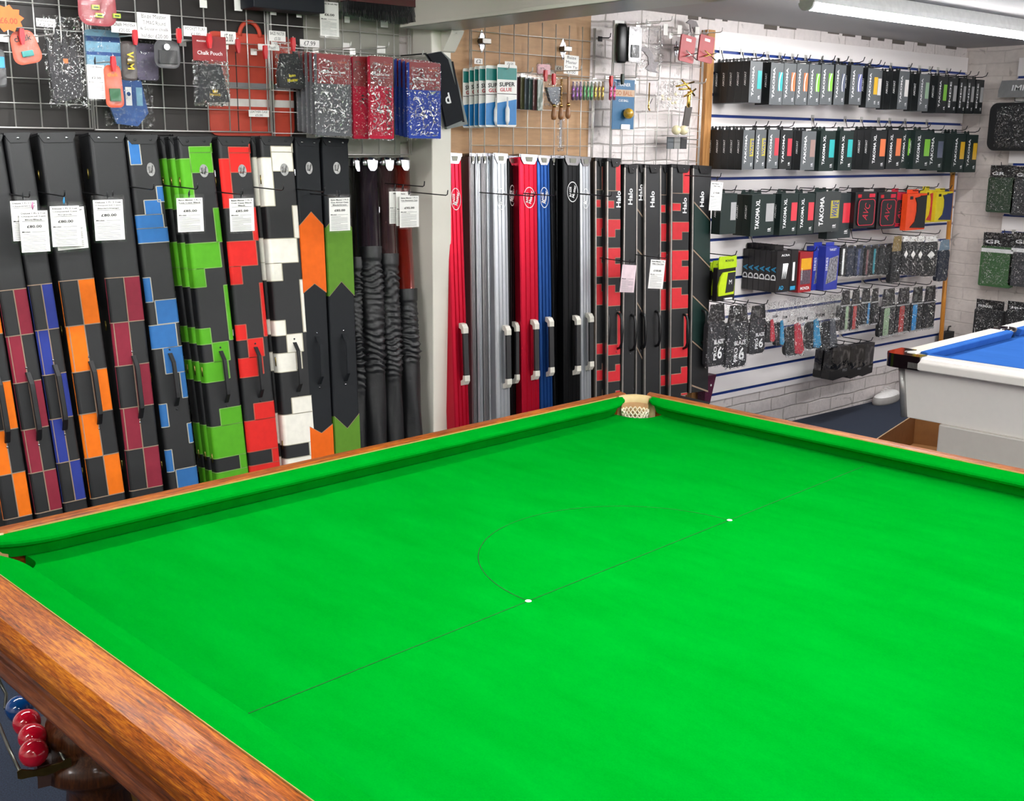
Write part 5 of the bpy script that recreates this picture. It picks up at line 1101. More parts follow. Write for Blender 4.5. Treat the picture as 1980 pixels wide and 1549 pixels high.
# coloured metallic whistles / chalkers
wc = (('purple', '6a2f7a'), ('green', '2f8040'), ('gold', 'a88a2c'), ('magenta', 'c03a6c'))
for c, (nm, hx_) in enumerate(wc):
    for k in range(3 if c < 3 else 2):
        x = 1105+c*21.5+k*7+(8 if c == 3 else 0); lab = 'small metallic %s tube, %s of its colour on the grid rail' % (nm, ['first', 'second', 'third'][k])
        t, w, h = hang('metallic_tube', lab, 'chalk tube', x, 156, x+6, 194, -.13, 'metallic coloured tubes on the rail')
        MB().lathe([(.003, -h), (.0075, -h+.004), (.0075, -h*.66), (.0055, -h*.62), (.0075, -h*.56), (.0075, -h*.3), (.004, -h*.24), (.004, -.004)], mat('metal_'+nm, hx_, .22, .9), n=12, sx=.9).build('tube', t); MB().box(-w*.5, w*.5, -.008, -.0075, -h*1.02, 0, SLEEVE).build('pocket', t)
q = thing('display_hook', 'long steel rail arm that carries the metallic tubes', 'hook', aty(1098, 151, -.12)); xe = aty(1186, 153, -.12).x-q.location.x; MB().tube([(0, .07, 0), (0, 0, 0), (xe, 0, 0), (xe+.002, -.0, .012)], .0025, STEEL).build('arm', q)
t, w, h = hang('clear_straw_pack', 'long clear plastic pack hanging below the wooden tools', 'pack', 1074, 228, 1094, 292, -.15); film_bag(t, w*.7, h, .015, CRINK, seed=50); MB().box(-w*.1, w*.1, -.002, .002, -h*.9, 0, mat('clear_grey_plastic', 'b0acac', .2)).build('insert', t)
# diamond brackets
for x, y, lab in ((931, 80, 'diamond shaped chrome bracket at the left of the middle grid'), (1088, 95, 'diamond shaped chrome bracket at the middle grid centre'), (1307, 94, 'diamond shaped chrome bracket on the right grid')):
    p_ = aty(x, y, -.03); t = thing('grid_bracket', lab, 'bracket', p_); s = .9 if x < 1200 else .7
    MB().prism([(0, .052*s), (.026*s, 0), (0, -.052*s), (-.026*s, 0)], -.003, .0, CHR, axis='y').build('plate', t, bevel=.001); MB().box(-.022*s, .03*s, -.032, -.003, -.012*s, .012*s, mat('grey_steel', '77746f', .35, .9)).build('socket', t, bevel=.002)
# ---------------- right grid
t, w, h = hang('torch_pack', 'black cylindrical torch on a card at the top of the right grid', 'torch', 1192, 44, 1212, 122, -.16); MB().lathe([(.012, -h), (.016, -h+.01), (.016, -.02), (.012, -.004)], BLK2, n=18, sx=w/.034).build('torch', t); MB().box(-w*.5, w*.4, .014, .016, -h, .01, WHT).build('card', t)
t, w, h = hang('chrome_pack', 'chrome and black gadget pack beside the black torch', 'gadget', 1212, 52, 1238, 124, -.17); q = MB().prism(rrect(w*.9, h*.95, .006), -.01, .01, mat('chrome_plastic', '9c9a9c', .15, .9, var=.3, scale=60), axis='y'); q.build('shell', t, bevel=.004); MB().prism(rrect(w*.6, h*.35, .006, z=-h*.48), -.014, -.010, BLK2, axis='y').build('window', t); film_bag(t, w, h, .03, FILM, seed=51)
SPD = mat('grey_spider_plastic', '8c8486', .5)
t, w, h = hang('spider_rest_head', 'grey spider rest head in a clear bag', 'rest head', 1230, 90, 1274, 140, -.14)
q = MB(); q.prism([(-w*.45, -h*.1), (-w*.1, -.0), (w*.2, -h*.25), (w*.3, -h*.6), (w*.5, -h*.55), (w*.35, -h*.9), (w*.5, -h), (w*.1, -h*.95), (-w*.1, -h*.85), (w*.05, -h*.7), (w*.0, -h*.4), (-w*.2, -h*.2)], -.003, .003, SPD, axis='y'); q.build('head', t); film_bag(t, w*1.25, h*1.9, .02, FILM, h*.9, seed=53)
for x, lab, pn in ((1314, 'red blister pack with a silver cross, left of two', 'silver_cross'), (1350, 'red blister pack with a gold cross, right of two', 'gold_cross')):
    t, w, h = hang('cross_pack', lab, 'rest head', x, 69, x+33, 121, -.15, None, .12); MB().prism(rrect(w*.85, h, .009), -.004, .004, mat('red_blister', 'a83236', .4), axis='y').build('backing_card', t, bevel=.002); MB().box(-w*.15, w*.15, -.0052, -.004, -h*.22, -h*.12, WHL).build('sticker', t)
    q = MB(); mt_ = mat(pn, 'c9c6c0' if 'silver' in pn else 'c8a650', .2, 1.)
    for s in (-1, 1): q.tube([(-w*.25+.004, -.02, -h*.72+s*.014), (w*.45, -.02, -h*.72-s*.016)], .0026, mt_, n=8)
    q.build('cross', t)
for px, py, lab in ((1250, 46, 'steel hook at the top left of the right grid'), (1279, 44, 'steel hook over the clear spider bag'), (1300, 40, 'steel hook left of the grey upper spider'), (1397, 62, 'steel hook above the slatted panel corner')): hook_px(px, py, -.20, lab)
hook_px(1333, 66, -.17, 'steel hook through the red pack with the silver cross'); hook_px(1369, 66, -.17, 'steel hook through the red pack with the gold cross')
hook_px(1181, 73, -.12, 'black capped hook jutting left of the right grid', mt=DWIRE)
t, w, h = hang('spider_rest_head', 'small grey rest head on the top wire of the right grid', 'rest head', 1326, 38, 1350, 62, -.06); MB().prism([(-w*.5, -h*.3), (-w*.2, 0), (w*.3, -h*.1), (w*.5, -h*.5), (w*.2, -h), (-.0, -h*.55), (-w*.1, -h), (-w*.2, -h*.4)], -.003, .003, SPD, axis='y').build('head', t)
for i, (x, lab) in enumerate(((1283, 'white price clip left on the right grid'), (1310, 'white price clip middle of the right grid'), (1344, 'white price clip near the red blister packs'))): slip(lab, x, 46+3*i, x+8, 68+3*i, -.07)
# blue card with a yellow ball
t, w, h = hang('ball_card', 'blue card holding a yellow ball under a brown capital word', 'ball card', 1184, 154, 1226, 250, -.13); BC = mat('petrol_blue_card', '2f6a94', .5)
MB().box(-w*.5, w*.5, -.001, .001, -h, 0, BC).box(-w*.5, w*.5, -.0014, -.001, -h*.34, -h*.20, mat('pale_card_band', 'c8a98c', .5)).build('card', t); MB().text('GO BALL', (0, -.0018, -h*.27), (1, 0, 0), (0, 0, 1), mat('ochre_print', 'b06a38', .5), wd=w*.8, bold=True).text('CUE BALL', (0, -.0018, -h*.42), (1, 0, 0), (0, 0, 1), WHL, wd=w*.45).text('TRAINER', (0, -.0018, -h*.10), (1, 0, 0), (0, 0, 1), WHL, wd=w*.6).build('lettering', t)
MB().ball((w*.10, -.022, -h*.68), .024, mat('yellow_worn_ball', 'd9a832', .3, var=.5, scale=50, coat=.5), n=14).build('ball', t); MB().prism(rrect(w*.4, h*.1, .003, x=w*.1, z=-h*.9), -.006, -.001, WHT, axis='y').build('sticker', t)
hook_px(1204, 150, -.15, 'dark green capped hook above the blue ball card', tip=mat('dark_green_cap', '16301f', .5))
GOLD = mat('polished_gold', 'd8b25c', .15, 1.)
t, w, h = hang('brass_hook_pack', 'thin polished gold hook in a clear packet', 'hook', 1248, 160, 1262, 214, -.12); MB().tube([(0, 0, 0), (0, 0, -h*.85), (.003, -.004, -h), (-.006, -.006, -h*.96), (-.008, -.004, -h*.8)], .003, GOLD, n=8).build('hook', t); MB().tube([(.006, -.002, -h*.75), (.02, -.004, -h*.55)], .0015, BLK2, n=6).build('pin', t)
t, w, h = hang('ivory_bits_bag', 'clear bag of ivory coloured small parts', 'bag', 1268, 156, 1322, 210, -.15)
for k in range(7): MB().ball((random.uniform(-.3, .3)*w, -.004, -h*random.uniform(.35, .8)), .007, mat('ivory_plastic', 'd9cfae', .4), n=7, sc=(1.4, .7, 1)).build('part', t)
film_bag(t, w, h, .03, seed=57)
t, w, h = hang('gold_rest_head', 'polished gold cross rest head hanging on the right grid', 'rest head', 1305, 155, 1345, 208, -.17)
q = MB(); 
for a, b in (((-.5, -.25), (.35, -.05)), ((-.25, -.0), (.4, -.55)), ((-.35, -.35), (.2, -.3)), ((-.1, -.6), (.45, -.3))): q.tube([(a[0]*w, -.006, a[1]*h), ((a[0]+b[0])/2*w, -.012, (a[1]+b[1])/2*h), (b[0]*w, -.006, b[1]*h)], .0045, GOLD, n=8)
q.lathe([(.004, -h), (.010, -h*.93), (.008, -h*.75), (.010, -h*.6), (.008, -h*.4)], GOLD, c=(w*.15, -.004, 0), n=16); q.build('head', t)
t, w, h = hang('grey_strap', 'dark grey leather strap below the gold rest head', 'strap', 1321, 206, 1340, 244, -.10, None, .1); MB().prism([(-w*.3, 0), (w*.35, 0), (w*.2, -h), (-w*.4, -h)], -.003, .003, mat('dark_grey_leather', '4a4440', .6), axis='y').build('strap', t)
p_ = aty(1316, 262, -.12); t = thing('ball_tray', 'small wire tray on the right grid carrying three cream balls', 'tray', p_)
q = MB(); q.tube([(-.065, .06, .0), (-.065, -.03, 0), (.065, -.03, 0), (.065, .06, 0)], .002, STEEL); q.tube([(-.04, .06, 0), (-.04, -.03, 0)], .0015, STEEL); q.tube([(0, .06, 0), (0, -.03, 0)], .0015, STEEL); q.tube([(.04, .06, 0), (.04, -.03, 0)], .0015, STEEL); q.build('wires', t)
for i, (dx, dy, lab) in enumerate(((-.038, -.005, 'cream ball on the wire tray, leftmost of three'), (.006, -.012, 'cream ball on the wire tray, middle of three'), (.038, .018, 'cream ball on the wire tray, rightmost of three'))):
    o = MB().ball((0, 0, 0), .0225, mat('cream_ball', 'e6dcb4', .2, coat=.5), n=14).build('cream_ball', loc=(p_.x+dx, p_.y+dy, p_.z+.0250)); tag(o, lab, 'ball', 'cream balls on the wire tray')
t, w, h = hang('grey_sample_strips', 'grey and black strips hanging under the ball tray', 'strip', 1290, 264, 1328, 288, -.09)
for i, c in enumerate(('5a6064', '8a8a88', '2c2c2e')): MB().box(-w/2+w*i*.34, -w/2+w*(i*.34+.3), -.003, .003, -h, -.002, mat('strip_'+c, c, .5)).build('strip', t)
hook_px(1353, 270, -.20, 'steel hook at the lower right of the right grid'); hook_px(1365, 160, -.22, 'steel hook reaching past the pine batten'); hook_px(1275, 155, -.20, 'steel hook above the gold hook packet'); hook_px(1232, 150, -.18, 'steel hook between the ball card and gold hook')
# ================================================================ STOCK ON THE SLATTED PANEL
GBOX = mat('grey_satin_card', '5c6062', .38, var=.04); DGB = mat('dark_box_card', '191d1e', .42); GRB = mat('dark_green_card', '182825', .42); PRT = mat('silver_print', 'dcdcdc', .35)
WC = dict(teal='25b0b0', orange='ee7a42', lime='7fc43a', slate='5d6478', violet='6a6ea8', yellow='e6b422', white='d6d2ce', pale='9cba9a', silver='a8a8a8', red='e63a48', pattern='b9ad3e', brown='9c8078')
WM = {k: mat('window_'+k, v, .3, coat=.6, var=.05) for k, v in WC.items()}
def near_groove(z, gr): return min(gr, key=lambda g_: abs(g_-z))
def dart_box(label, X, Yf, zt, w, h, d, face, side, win, title='TAKOMA', side_title='TAKOMA', wrect=(.62, .95, .22, .66), mark='1R', front=True, group=None, sidefull=None, curve=False, big=False, twin=False):
    t = thing('dart_case_box', label, 'boxed dart case', (X, Yf, zt), 0, group)
    q = MB(); q.box(-w/2, w/2, 0, d, -h, 0, side); q.box(-w/2+.0004, w/2-.0004, -.0005, 0, -h+.0004, -.0004, face); q.build('box', t)
    MB().prism([(-w*.25, 0), (w*.25, 0), (w*.2, h*.10), (w*.08, h*.10), (w*.06, h*.05), (-w*.06, h*.05), (-w*.08, h*.10), (-w*.2, h*.10)], d-.0018, d-.0006, side, axis='y').build('hang_tab', t)
    q = MB()
    if front and title:
        q.text(title, (-w*.24, -.0012, -h*.48), (0, 0, 1), (-1, 0, 0), PRT, wd=h*.72, h=w*.17, bold=True)
        if mark: q.text(mark, (w*.30, -.0012, -h*.86), (0, 0, 1), (-1, 0, 0), PRT, wd=h*.09, h=w*.14, bold=True)
    if side_title:
        xs = -w/2-.0006
        V, F, x0, x1, y0, y1 = text_geo(side_title, True); k = h*.34/(x1-x0)
        q.add([(xs, d*.62-(b-(y0+y1)/2)*k*-1, -h*.42-(a-(x0+x1)/2)*k) for a, b in V], F, PRT)
    if q.v: q.build('lettering', t)
    if front and win:
        a, b, c, e_ = wrect; q = MB(); x0, x1 = -w/2+w*a, -w/2+w*b
        q.box(x0, x1, -.0016, -.0005, -h*e_, -h*c, WM[win])
        if curve:
            V = []; F = []
            for k in range(9):
                s = k/8; zz = -h*(c+(e_-c)*s); xx = x1-(x1-x0)*(.15+.75*math.sin(math.pi*(.15+.55*s))); V += [(xx, -.0021, zz), (xx+(x1-x0)*.22, -.0021, zz)]
            F = [(2*k, 2*k+2, 2*k+3, 2*k+1) for k in range(8)]; q.add(V, F, WHL)
        if twin: q.text('WAVE', ((x0+x1)/2, -.0022, -h*(c+e_)/2), (.15, 0, 1), (-1, 0, .15), mat('cobalt_print', '3a4a9a', .5), wd=h*(e_-c)*.9, h=(x1-x0)*.7, bold=True)
        q.build('window', t)
    return t
def slat_hook(x, z, Yf, lab, gr=None):
    zz = near_groove(z, GRV); t = thing('display_hook', lab, 'hook', (x, -.022, z)); L_ = -Yf+.02; q = MB()
    q.box(-.012, .012, -.003, .0, zz-z-.010, zz-z+.022, STEEL); q.tube([(0, -.003, zz-z+.006), (0, -.02, .004), (0, -L_+.03, .003), (0, -L_+.008, .010), (0, -L_, .030)], .0026, DWIRE, n=6); q.build('arm', t); return t
def row(scale, ox, oy, data, Yf, d, face, side, rowname, side_w_px=None, title='TAKOMA'):
    for i, r in enumerate(data):
        x0, x1, y0, y1, win, n, lab = r[:7]; kw = dict(r[7]) if len(r) > 7 else {}
        fa = kw.pop('face', face); sd = kw.pop('side', side); dd = kw.pop('d', d); yf = kw.pop('Y', Yf); behind = kw.pop('behind', None)
        a, b, c, e_ = ox+x0/scale, ox+x1/scale, oy+y0/scale, oy+y1/scale; xm = (a+b)/2; ym = (c+e_)/2
        X0, X1 = aty(a, ym, yf).x, aty(b, ym, yf).x; zt, zb = aty(xm, c, yf).z, aty(xm, e_, yf).z; w = X1-X0; h = zt-zb; X = (X0+X1)/2
        kw.setdefault('title', title)
        for j in range(n):
            y = yf+j*(dd+.0015)
            if y+dd > -.024: break
            lb = lab if j == 0 else '%s, %s behind it' % (lab.replace('boxed', 'dark edge of box').split(', ')[0], ['', 'box', 'second box', 'third box', 'fourth box'][j])
            if j == 0: lb = lab
            else: lb = 'dark box edge, %s behind the %s' % (['', 'first', 'second', 'third', 'fourth'][j], behind or lab.split(',')[0].replace('boxed dart case ', 'box '))
            dart_box(lb, X, y, zt-.0*j, w, h, dd, fa, sd, win, front=(j == 0), group='boxed dart cases, '+rowname, **kw)
        slat_hook(X, zt+h*.055, yf, ' '.join(('slat hook of the '+lab.replace('boxed ', '').replace(' in the ', ', ')).split()[:16]))
CU = dict(curve=True)
row(3.536, 1360, 90, [
    (315, 400, 100, 385, 'teal', 5, 'boxed dart case with teal window, leftmost in the top row', dict(behind='leftmost teal top-row box')),
    (456, 544, 110, 400, 'teal', 2, 'boxed dart case with curved teal window in the top row', dict(curve=True, behind='curved teal top-row box')),
    (546, 630, 113, 400, 'orange', 1, 'boxed dart case with curved orange window, left of two in the top row', CU),
    (633, 715, 117, 400, 'orange', 1, 'boxed dart case with curved orange window, right of two in the top row', CU),
    (719, 797, 122, 402, 'lime', 1, 'boxed dart case with curved lime window, left of two in the top row', CU),
    (801, 885, 120, 398, 'lime', 1, 'boxed dart case with curved lime window, right of two in the top row', CU),
    (896, 970, 124, 400, 'slate', 1, 'boxed dart case with slate blue window in the top row', CU),
    (1002, 1085, 128, 398, 'violet', 2, 'boxed dart case with violet window in the top row', dict(curve=True, behind='violet top-row box')),
    (1062, 1128, 140, 402, 'yellow', 1, 'boxed dart case with yellow window, left of two in the top row', dict(Y=-.20)),
    (1118, 1192, 148, 418, 'yellow', 1, 'boxed dart case with yellow window, right of two in the top row', {}),
    (1150, 1216, 160, 420, 'white', 1, 'boxed dart case with greyish window, behind the yellow one', dict(Y=-.20)),
    (1332, 1402, 168, 430, 'white', 3, 'boxed dart case with white window in the top row', dict(behind='white windowed top-row box')),
    (1472, 1542, 188, 442, 'pale', 2, 'boxed dart case with pinkish window in the top row', dict(behind='pinkish windowed top-row box')),
    (1597, 1665, 203, 455, 'lime', 2, 'boxed dart case with pale green window in the top row', dict(behind='pale green windowed top-row box', face=DGB)),
    (1668, 1732, 212, 456, 'silver', 1, 'boxed black dart case with outlined white word, first of four', dict(title='ENDE', face=DGB, side_title=None)),
    (1745, 1793, 218, 458, 'silver', 1, 'boxed black dart case with outlined white word, second of four', dict(title='ENDE', face=DGB, side_title=None)),
    (1798, 1850, 220, 460, 'silver', 1, 'boxed black dart case with outlined white word, third of four', dict(title='ENDE', face=DGB, side_title=None)),
    (1856, 1912, 226, 460, 'silver', 1, 'boxed black dart case with outlined white word, last in its row', dict(title='ENDE', face=DGB, side_title=None)),
], -.25, .0435, GBOX, DGB, 'top row')
row(3.536, 1360, 90, [
    (268, 345, 570, 843, 'pattern', 5, 'boxed dart case with yellow lettered window, leftmost in the second row', dict(twin=True, behind='leftmost yellow lettered second-row box')),
    (353, 425, 567, 840, 'pattern', 1, 'boxed dart case with yellow lettered window, next to its twin', dict(twin=True)),
    (438, 515, 567, 835, 'red', 1, 'boxed dart case with red window, left of two in the second row', {}),
    (523, 605, 570, 838, 'red', 1, 'boxed dart case with red window, right of two in the second row', dict(face=DGB)),
    (668, 765, 578, 845, 'brown', 2, 'boxed dart case with brown patterned window in the second row', dict(behind='brown patterned box')),
    (796, 897, 575, 852, 'teal', 2, 'boxed dark green dart case with teal window, left of two', dict(title='TAKOMA XL', face=GRB, side=GRB, side_title=None, behind='left teal dark green box')),
    (926, 1020, 575, 848, 'teal', 1, 'boxed dark green dart case with teal window, right of two', dict(title='TAKOMA XL', face=GRB, side=GRB, side_title=None)),
    (1140, 1246, 572, 842, 'orange', 3, 'boxed dart case with square orange window, left of two', dict(title='TAKOMA XL', behind='left square orange box', face=DGB)),
    (1256, 1352, 569, 838, 'orange', 1, 'boxed dart case with square orange window, right of two', dict(title='TAKOMA XL', face=DGB)),
    (1346, 1430, 572, 832, 'lime', 1, 'boxed dart case with square lime window, left of two', dict(title='TAKOMA XL', face=GRB, side=GRB, Y=-.22)),
    (1440, 1550, 575, 838, 'lime', 1, 'boxed dart case with square lime window, right of two', dict(title='TAKOMA XL', face=GRB, side=GRB)),
    (1535, 1640, 590, 848, 'slate', 1, 'boxed dart case with slate window in the second row', dict(face=GRB, side=GRB, Y=-.24)),
    (1702, 1786, 592, 860, 'yellow', 2, 'boxed dart case with square yellow window, left of two', dict(face=GRB, side=GRB, behind='left square yellow box', side_title=None)),
    (1792, 1870, 603, 860, 'yellow', 1, 'boxed dart case with square yellow window, last in the second row', dict(face=GRB, side=GRB, side_title=None)),
], -.25, .0435, GBOX, DGB, 'second row')
XLW = (.62, .98, .18, .62)
row(3.6, 1350, 340, [
    (155, 266, 123, 405, 'silver', 1, 'boxed dark green dart case with silver window, leftmost in the third row', dict(title='')),
    (368, 531, 131, 416, 'silver', 2, 'boxed dark green dart case with silver window and its twin behind', dict(behind='second silver windowed green box')),
    (572, 690, 124, 411, 'red', 1, 'boxed dark green dart case with red window, left of two', {}),
    (694, 806, 124, 406, 'red', 1, 'boxed dark green dart case with red window, right of two', {}),
    (812, 985, 112, 390, 'pattern', 1, 'boxed charcoal dart case with yellow lettered window in the third row', dict(face=mat('charcoal_card', '3b3f3f', .45), twin=True, title='TAKOMA')),
    (905, 1066, 122, 435, 'red', 1, 'boxed charcoal dart case with large red window hanging lower', dict(face=mat('charcoal_card2', '30383a', .45), Y=-.19)),
], -.23, .055, GRB, GRB, 'third row', title='TAKOMA XL') if True else None
# open fronted bright boxes of the third row
def soft_case(label, x0, y0, x1, y1, Y, outer, inner, lt, n=1, d=.04, group=None, name='dart_case_pack', curved=False):
    t, w, h = hang(name, label, 'dart case', x0, y0, x1, y1, Y, group)
    q = MB().box(-w/2, w/2, 0, d, -h*.97, -h*.06, outer); q.box(-w*.3, w*.3, d-.002, d-.0005, -h*.06, h*.04, outer); q.build('box', t, bevel=.0015)
    if curved: P_ = [(-w*.12+w*.0, -h*.16), (w*.46, -h*.10), (w*.46, -h*.93), (-w*.30, -h*.90), (-w*.06, -h*.75), (-w*.0, -h*.5), (-w*.02, -h*.3)]
    else: P_ = [(x*1., z) for x, z in rrect(w*.8, h*.66, w*.12, x=w*.02, z=-h*.24)]
    MB().prism(P_, -.006, .001, inner, axis='y').build('case', t, bevel=.002)
    if not curved:
        V = []; n_ = len(P_); F = []; cx, cz = w*.02, -h*.57
        for x, z in P_: V += [(x, -.0064, z), (cx+(x-cx)*.93, -.0064, cz+(z-cz)*.95)]
        F = [(2*k, 2*k+1, (2*k+3) % (2*n_), (2*k+2) % (2*n_)) for k in range(n_)]; MB().add(V, F, lt).text('AVC', (0, -.0066, -h*.55), (.3, 0, 1), (-1, 0, .3), lt, wd=h*.4, h=w*.25).build('piping', t)
    q = MB(); q.box(w*.15, w*.42, -.0008, -.0001, -h*.2, -h*.11, lt); q.box(-w*.38, -w*.22, -.0008, -.0001, -h*.2, -h*.12, REDC if not curved else lt); q.build('print', t)
    slat_hook((aty((x0+x1)/2, (y0+y1)/2, Y).x), t.location.z if False else t.matrix_world.translation.z-.0, Y, 'slat hook holding the '+' '.join(label.split()[:8])); return t
RBX = mat('black_gloss_card', '161416', .3); RP_ = mat('crimson_piping', 'd42840', .45); ORB = mat('orange_card', 'f04c1c', .4); YEL = mat('yellow_card', 'e2cc28', .4); CRI = mat('crimson_card', 'c82840', .4); SGRY = mat('soft_black_case', '1c1d1f', .6, bump=.2)
P3 = lambda x, y: (1350+x/3.6, 340+y/3.6)
def s3(lab, x0, y0, x1, y1, Y, *a, **k): p0 = P3(x0, y0); p1 = P3(x1, y1); return soft_case(lab, p0[0], p0[1], p1[0], p1[1], Y, *a, **k)
s3('black and red piped dart case box, left of two in the third row', 1090, 95, 1236, 372, -.22, RBX, SGRY, RP_, d=.06); s3('black and red piped dart case box, right of two in the third row', 1250, 98, 1378, 374, -.22, RBX, SGRY, RP_, d=.06)
s3('crimson dart case box between black and orange boxes', 1362, 100, 1440, 360, -.19, CRI, SGRY, RP_, d=.04); s3('bright orange dart case box with a curved black case', 1452, 108, 1585, 384, -.24, ORB, SGRY, RBX, d=.035, curved=True)
s3('yellow dart case box with a crimson curved case', 1578, 85, 1655, 330, -.2, YEL, CRI, RBX, curved=True, d=.04); s3('yellow dart case box with a dark blue curved case, last in the row', 1655, 98, 1765, 325, -.23, YEL, mat('dark_blue_case', '27345e', .5), RBX, curved=True, d=.035)
# fourth row
LIM = mat('acid_yellow_green', 'b6d80a', .4); LIM2 = mat('acid_yellow_insert', 'c4e00e', .5)
def lime_case(label, x0, y0, x1, y1, Y):
    p0 = P3(x0, y0); p1 = P3(x1, y1); t, w, h = hang('dart_case_pack', label, 'dart case', p0[0], p0[1], p1[0], p1[1], Y, 'acid yellow and black dart cases')
    MB().box(-w*.48, w*.48, 0, .03, -h, -h*.25, RBX).build('box', t, bevel=.0015); MB().prism([(-w*.42, 0), (w*.46, 0), (w*.5, -h*.26), (-w*.45, -h*.28), (-w*.48, -h*.12)], -.003, .002, LIM, axis='y').build('header_card', t)
    MB().prism([(-w*.22, -h*.36), (w*.42, -h*.34), (w*.36, -h*.86), (-w*.44, -h*.88), (-w*.46, -h*.66), (-w*.36, -h*.46)], -.008, .001, LIM2, axis='y').build('case', t, bevel=.002); MB().prism([(0, -h*.37), (w*.40, -h*.36), (w*.34, -h*.8), (-w*.10, -h*.82)], -.0095, -.008, SGRY, axis='y').box(-w*.1, w*.3, -.0085, -.0005, -h*.97, -h*.94, WHL).build('panel', t)
    MB().text('MONSTER', (w*.1, -.0034, -h*.10), (1, 0, 0), (0, 0, 1), INK, wd=w*.45, bold=True).text('M', (w*.14, -.0100, -h*.58), (1, 0, 0), (0, 0, 1), WHL, h=h*.1).build('lettering', t)
lime_case('acid yellow and black dart case, rearmost of three by the last cue case', 76, 600, 118, 860, -.14); lime_case('acid yellow and black dart case, middle of three', 92, 590, 158, 862, -.18); lime_case('acid yellow and black dart case, front one of three', 132, 560, 262, 868, -.25)
slat_hook(aty(1405, 500, -.25).x, aty(1405, 495, -.25).z, -.27, 'slat hook holding the acid yellow dart cases')
CYA = mat('cyan_logo', '2a9ed0', .4)
p0 = P3(545, 505); p1 = P3(640, 808)
for i in range(6):
    Y = -.25+.037*i
    if i == 0: t, w, h = hang('dart_case_box', 'black dart case box showing darts and a cyan logo, front of its row', 'boxed dart case', p0[0], p0[1], p1[0], p1[1], Y, 'black boxes with the cyan and white side logo'); X_, zt_ = t.matrix_world.translation.x, t.matrix_world.translation.z
    else: t = thing('dart_case_box', 'black dart case box with cyan side logo, %s behind the front one' % ['', 'first', 'second', 'third', 'fourth', 'fifth'][i], 'boxed dart case', (X_, Y, zt_), 0, 'black boxes with the cyan and white side logo')
    MB().box(-w/2, w/2, 0, .036, -h, -h*.06, RBX).box(-w*.3, w*.3, .033, .035, -h*.06, h*.06, RBX).build('box', t, bevel=.001)
    q = MB(); xs = -w/2-.0006
    for s_, z_, mt_ in (('A', -.48, CYA), ('D', -.66, WHL)):
        V, F, x0, x1, y0, y1 = text_geo(s_, True); k = h*.13/(x1-x0); q.add([(xs, .018-(b-(y0+y1)/2)*k*-1.0, -h*-z_ - (a-(x0+x1)/2)*k*-1) for a, b in V], F, mt_)
    if i == 0:
        q.text('ACRA', (w*.1, -.0008, -h*.16), (1, 0, 0), (0, 0, 1), WHL, wd=w*.6, h=h*.05, bold=True).text('AD', (-w*.1, -.0008, -h*.9), (1, 0, 0), (0, 0, 1), CYA, wd=w*.35, bold=True)
    q.build('lettering', t)
    if i == 0:
        d_ = MB()
        for k in range(3): d_.tube([(-w*.1+w*.12*k, -.003, -h*.70), (-w*.0+w*.12*k, -.003, -h*.35)], [.003, .006], WHL, n=6)
        d_.build('darts', t)
slat_hook(X_, zt_+.01, -.27, 'slat hook holding the black boxes with the cyan logo')
t, w, h = hang('dart_case_box', 'black dart case box with cyan corner, squeezed beside the red set', 'boxed dart case', *P3(642, 515), *P3(690, 800), -.24); MB().box(-w/2, w/2, 0, .03, -h, 0, RBX).box(-w*.2, w*.1, -.001, 0, -h*.75, -h*.3, WHL).box(-w*.4, w*.3, -.001, 0, -h*.97, -h*.88, CYA).build('box', t)
MRB = mat('dark_red_card', 'a01c24', .4); BLB = mat('royal_blue_card', '2c3aa0', .4)
t, w, h = hang('dart_set_box', 'dark red dart set box with a yellow panel', 'dart set', *P3(703, 530), *P3(792, 808), -.24); MB().box(-w/2, w/2, 0, .06, -h, 0, MRB).build('box', t); MB().box(-w*.38, w*.40, -.001, 0, -h*.44, -h*.16, mat('amber_panel', 'e8a81c', .4)).box(-w*.38, w*.4, -.001, 0, -h*.8, -h*.46, mat('dim_window', '5c4c58', .3, var=.5, scale=90)).build('window', t); MB().text('WINMAU', (-w*.3, -.0016, -h*.55), (0, 0, 1), (-1, 0, 0), WHL, wd=h*.3).text('MONZA', (0, -.0016, -h*.9), (1, 0, 0), (0, 0, 1), WHL, wd=w*.7, bold=True).build('lettering', t)
for i, (a, b, Y) in enumerate(((882, 975, -.25), (800, 890, -.20))):
    t, w, h = hang('dart_set_box', ['royal blue dart set box with a silver dart window, front one', 'royal blue dart set box behind, beside the dark red set'][i], 'dart set', *P3(a, 490), *P3(b, 792), Y, 'royal blue dart set boxes'); MB().box(-w/2, w/2, 0, .05, -h, 0, BLB).box(-w*.3, w*.3, .02, .022, 0, .02, BLB).build('box', t); MB().prism([(-w*.2, -h*.28), (w*.45, -h*.22), (w*.4, -h*.78), (-w*.38, -h*.86)], -.001, 0, mat('silver_dart_window', '8c8c94', .25, .5, var=.6, scale=80), axis='y').build('window', t); MB().text('SERIES', (-w*.38, -.0012, -h*.4), (0, 0, 1), (-1, 0, 0), WHL, wd=h*.3).text('TARGET', (0, -.0012, -h*.08), (1, 0, 0), (0, 0, 1), WHL, wd=w*.5).build('lettering', t)
slat_hook(aty(1610, 480, -.22).x, aty(1610, 476, -.22).z, -.26, 'slat hook holding the royal blue dart sets'); slat_hook(aty(1557, 490, -.22).x, aty(1557, 486, -.22).z, -.25, 'slat hook holding the dark red dart set')
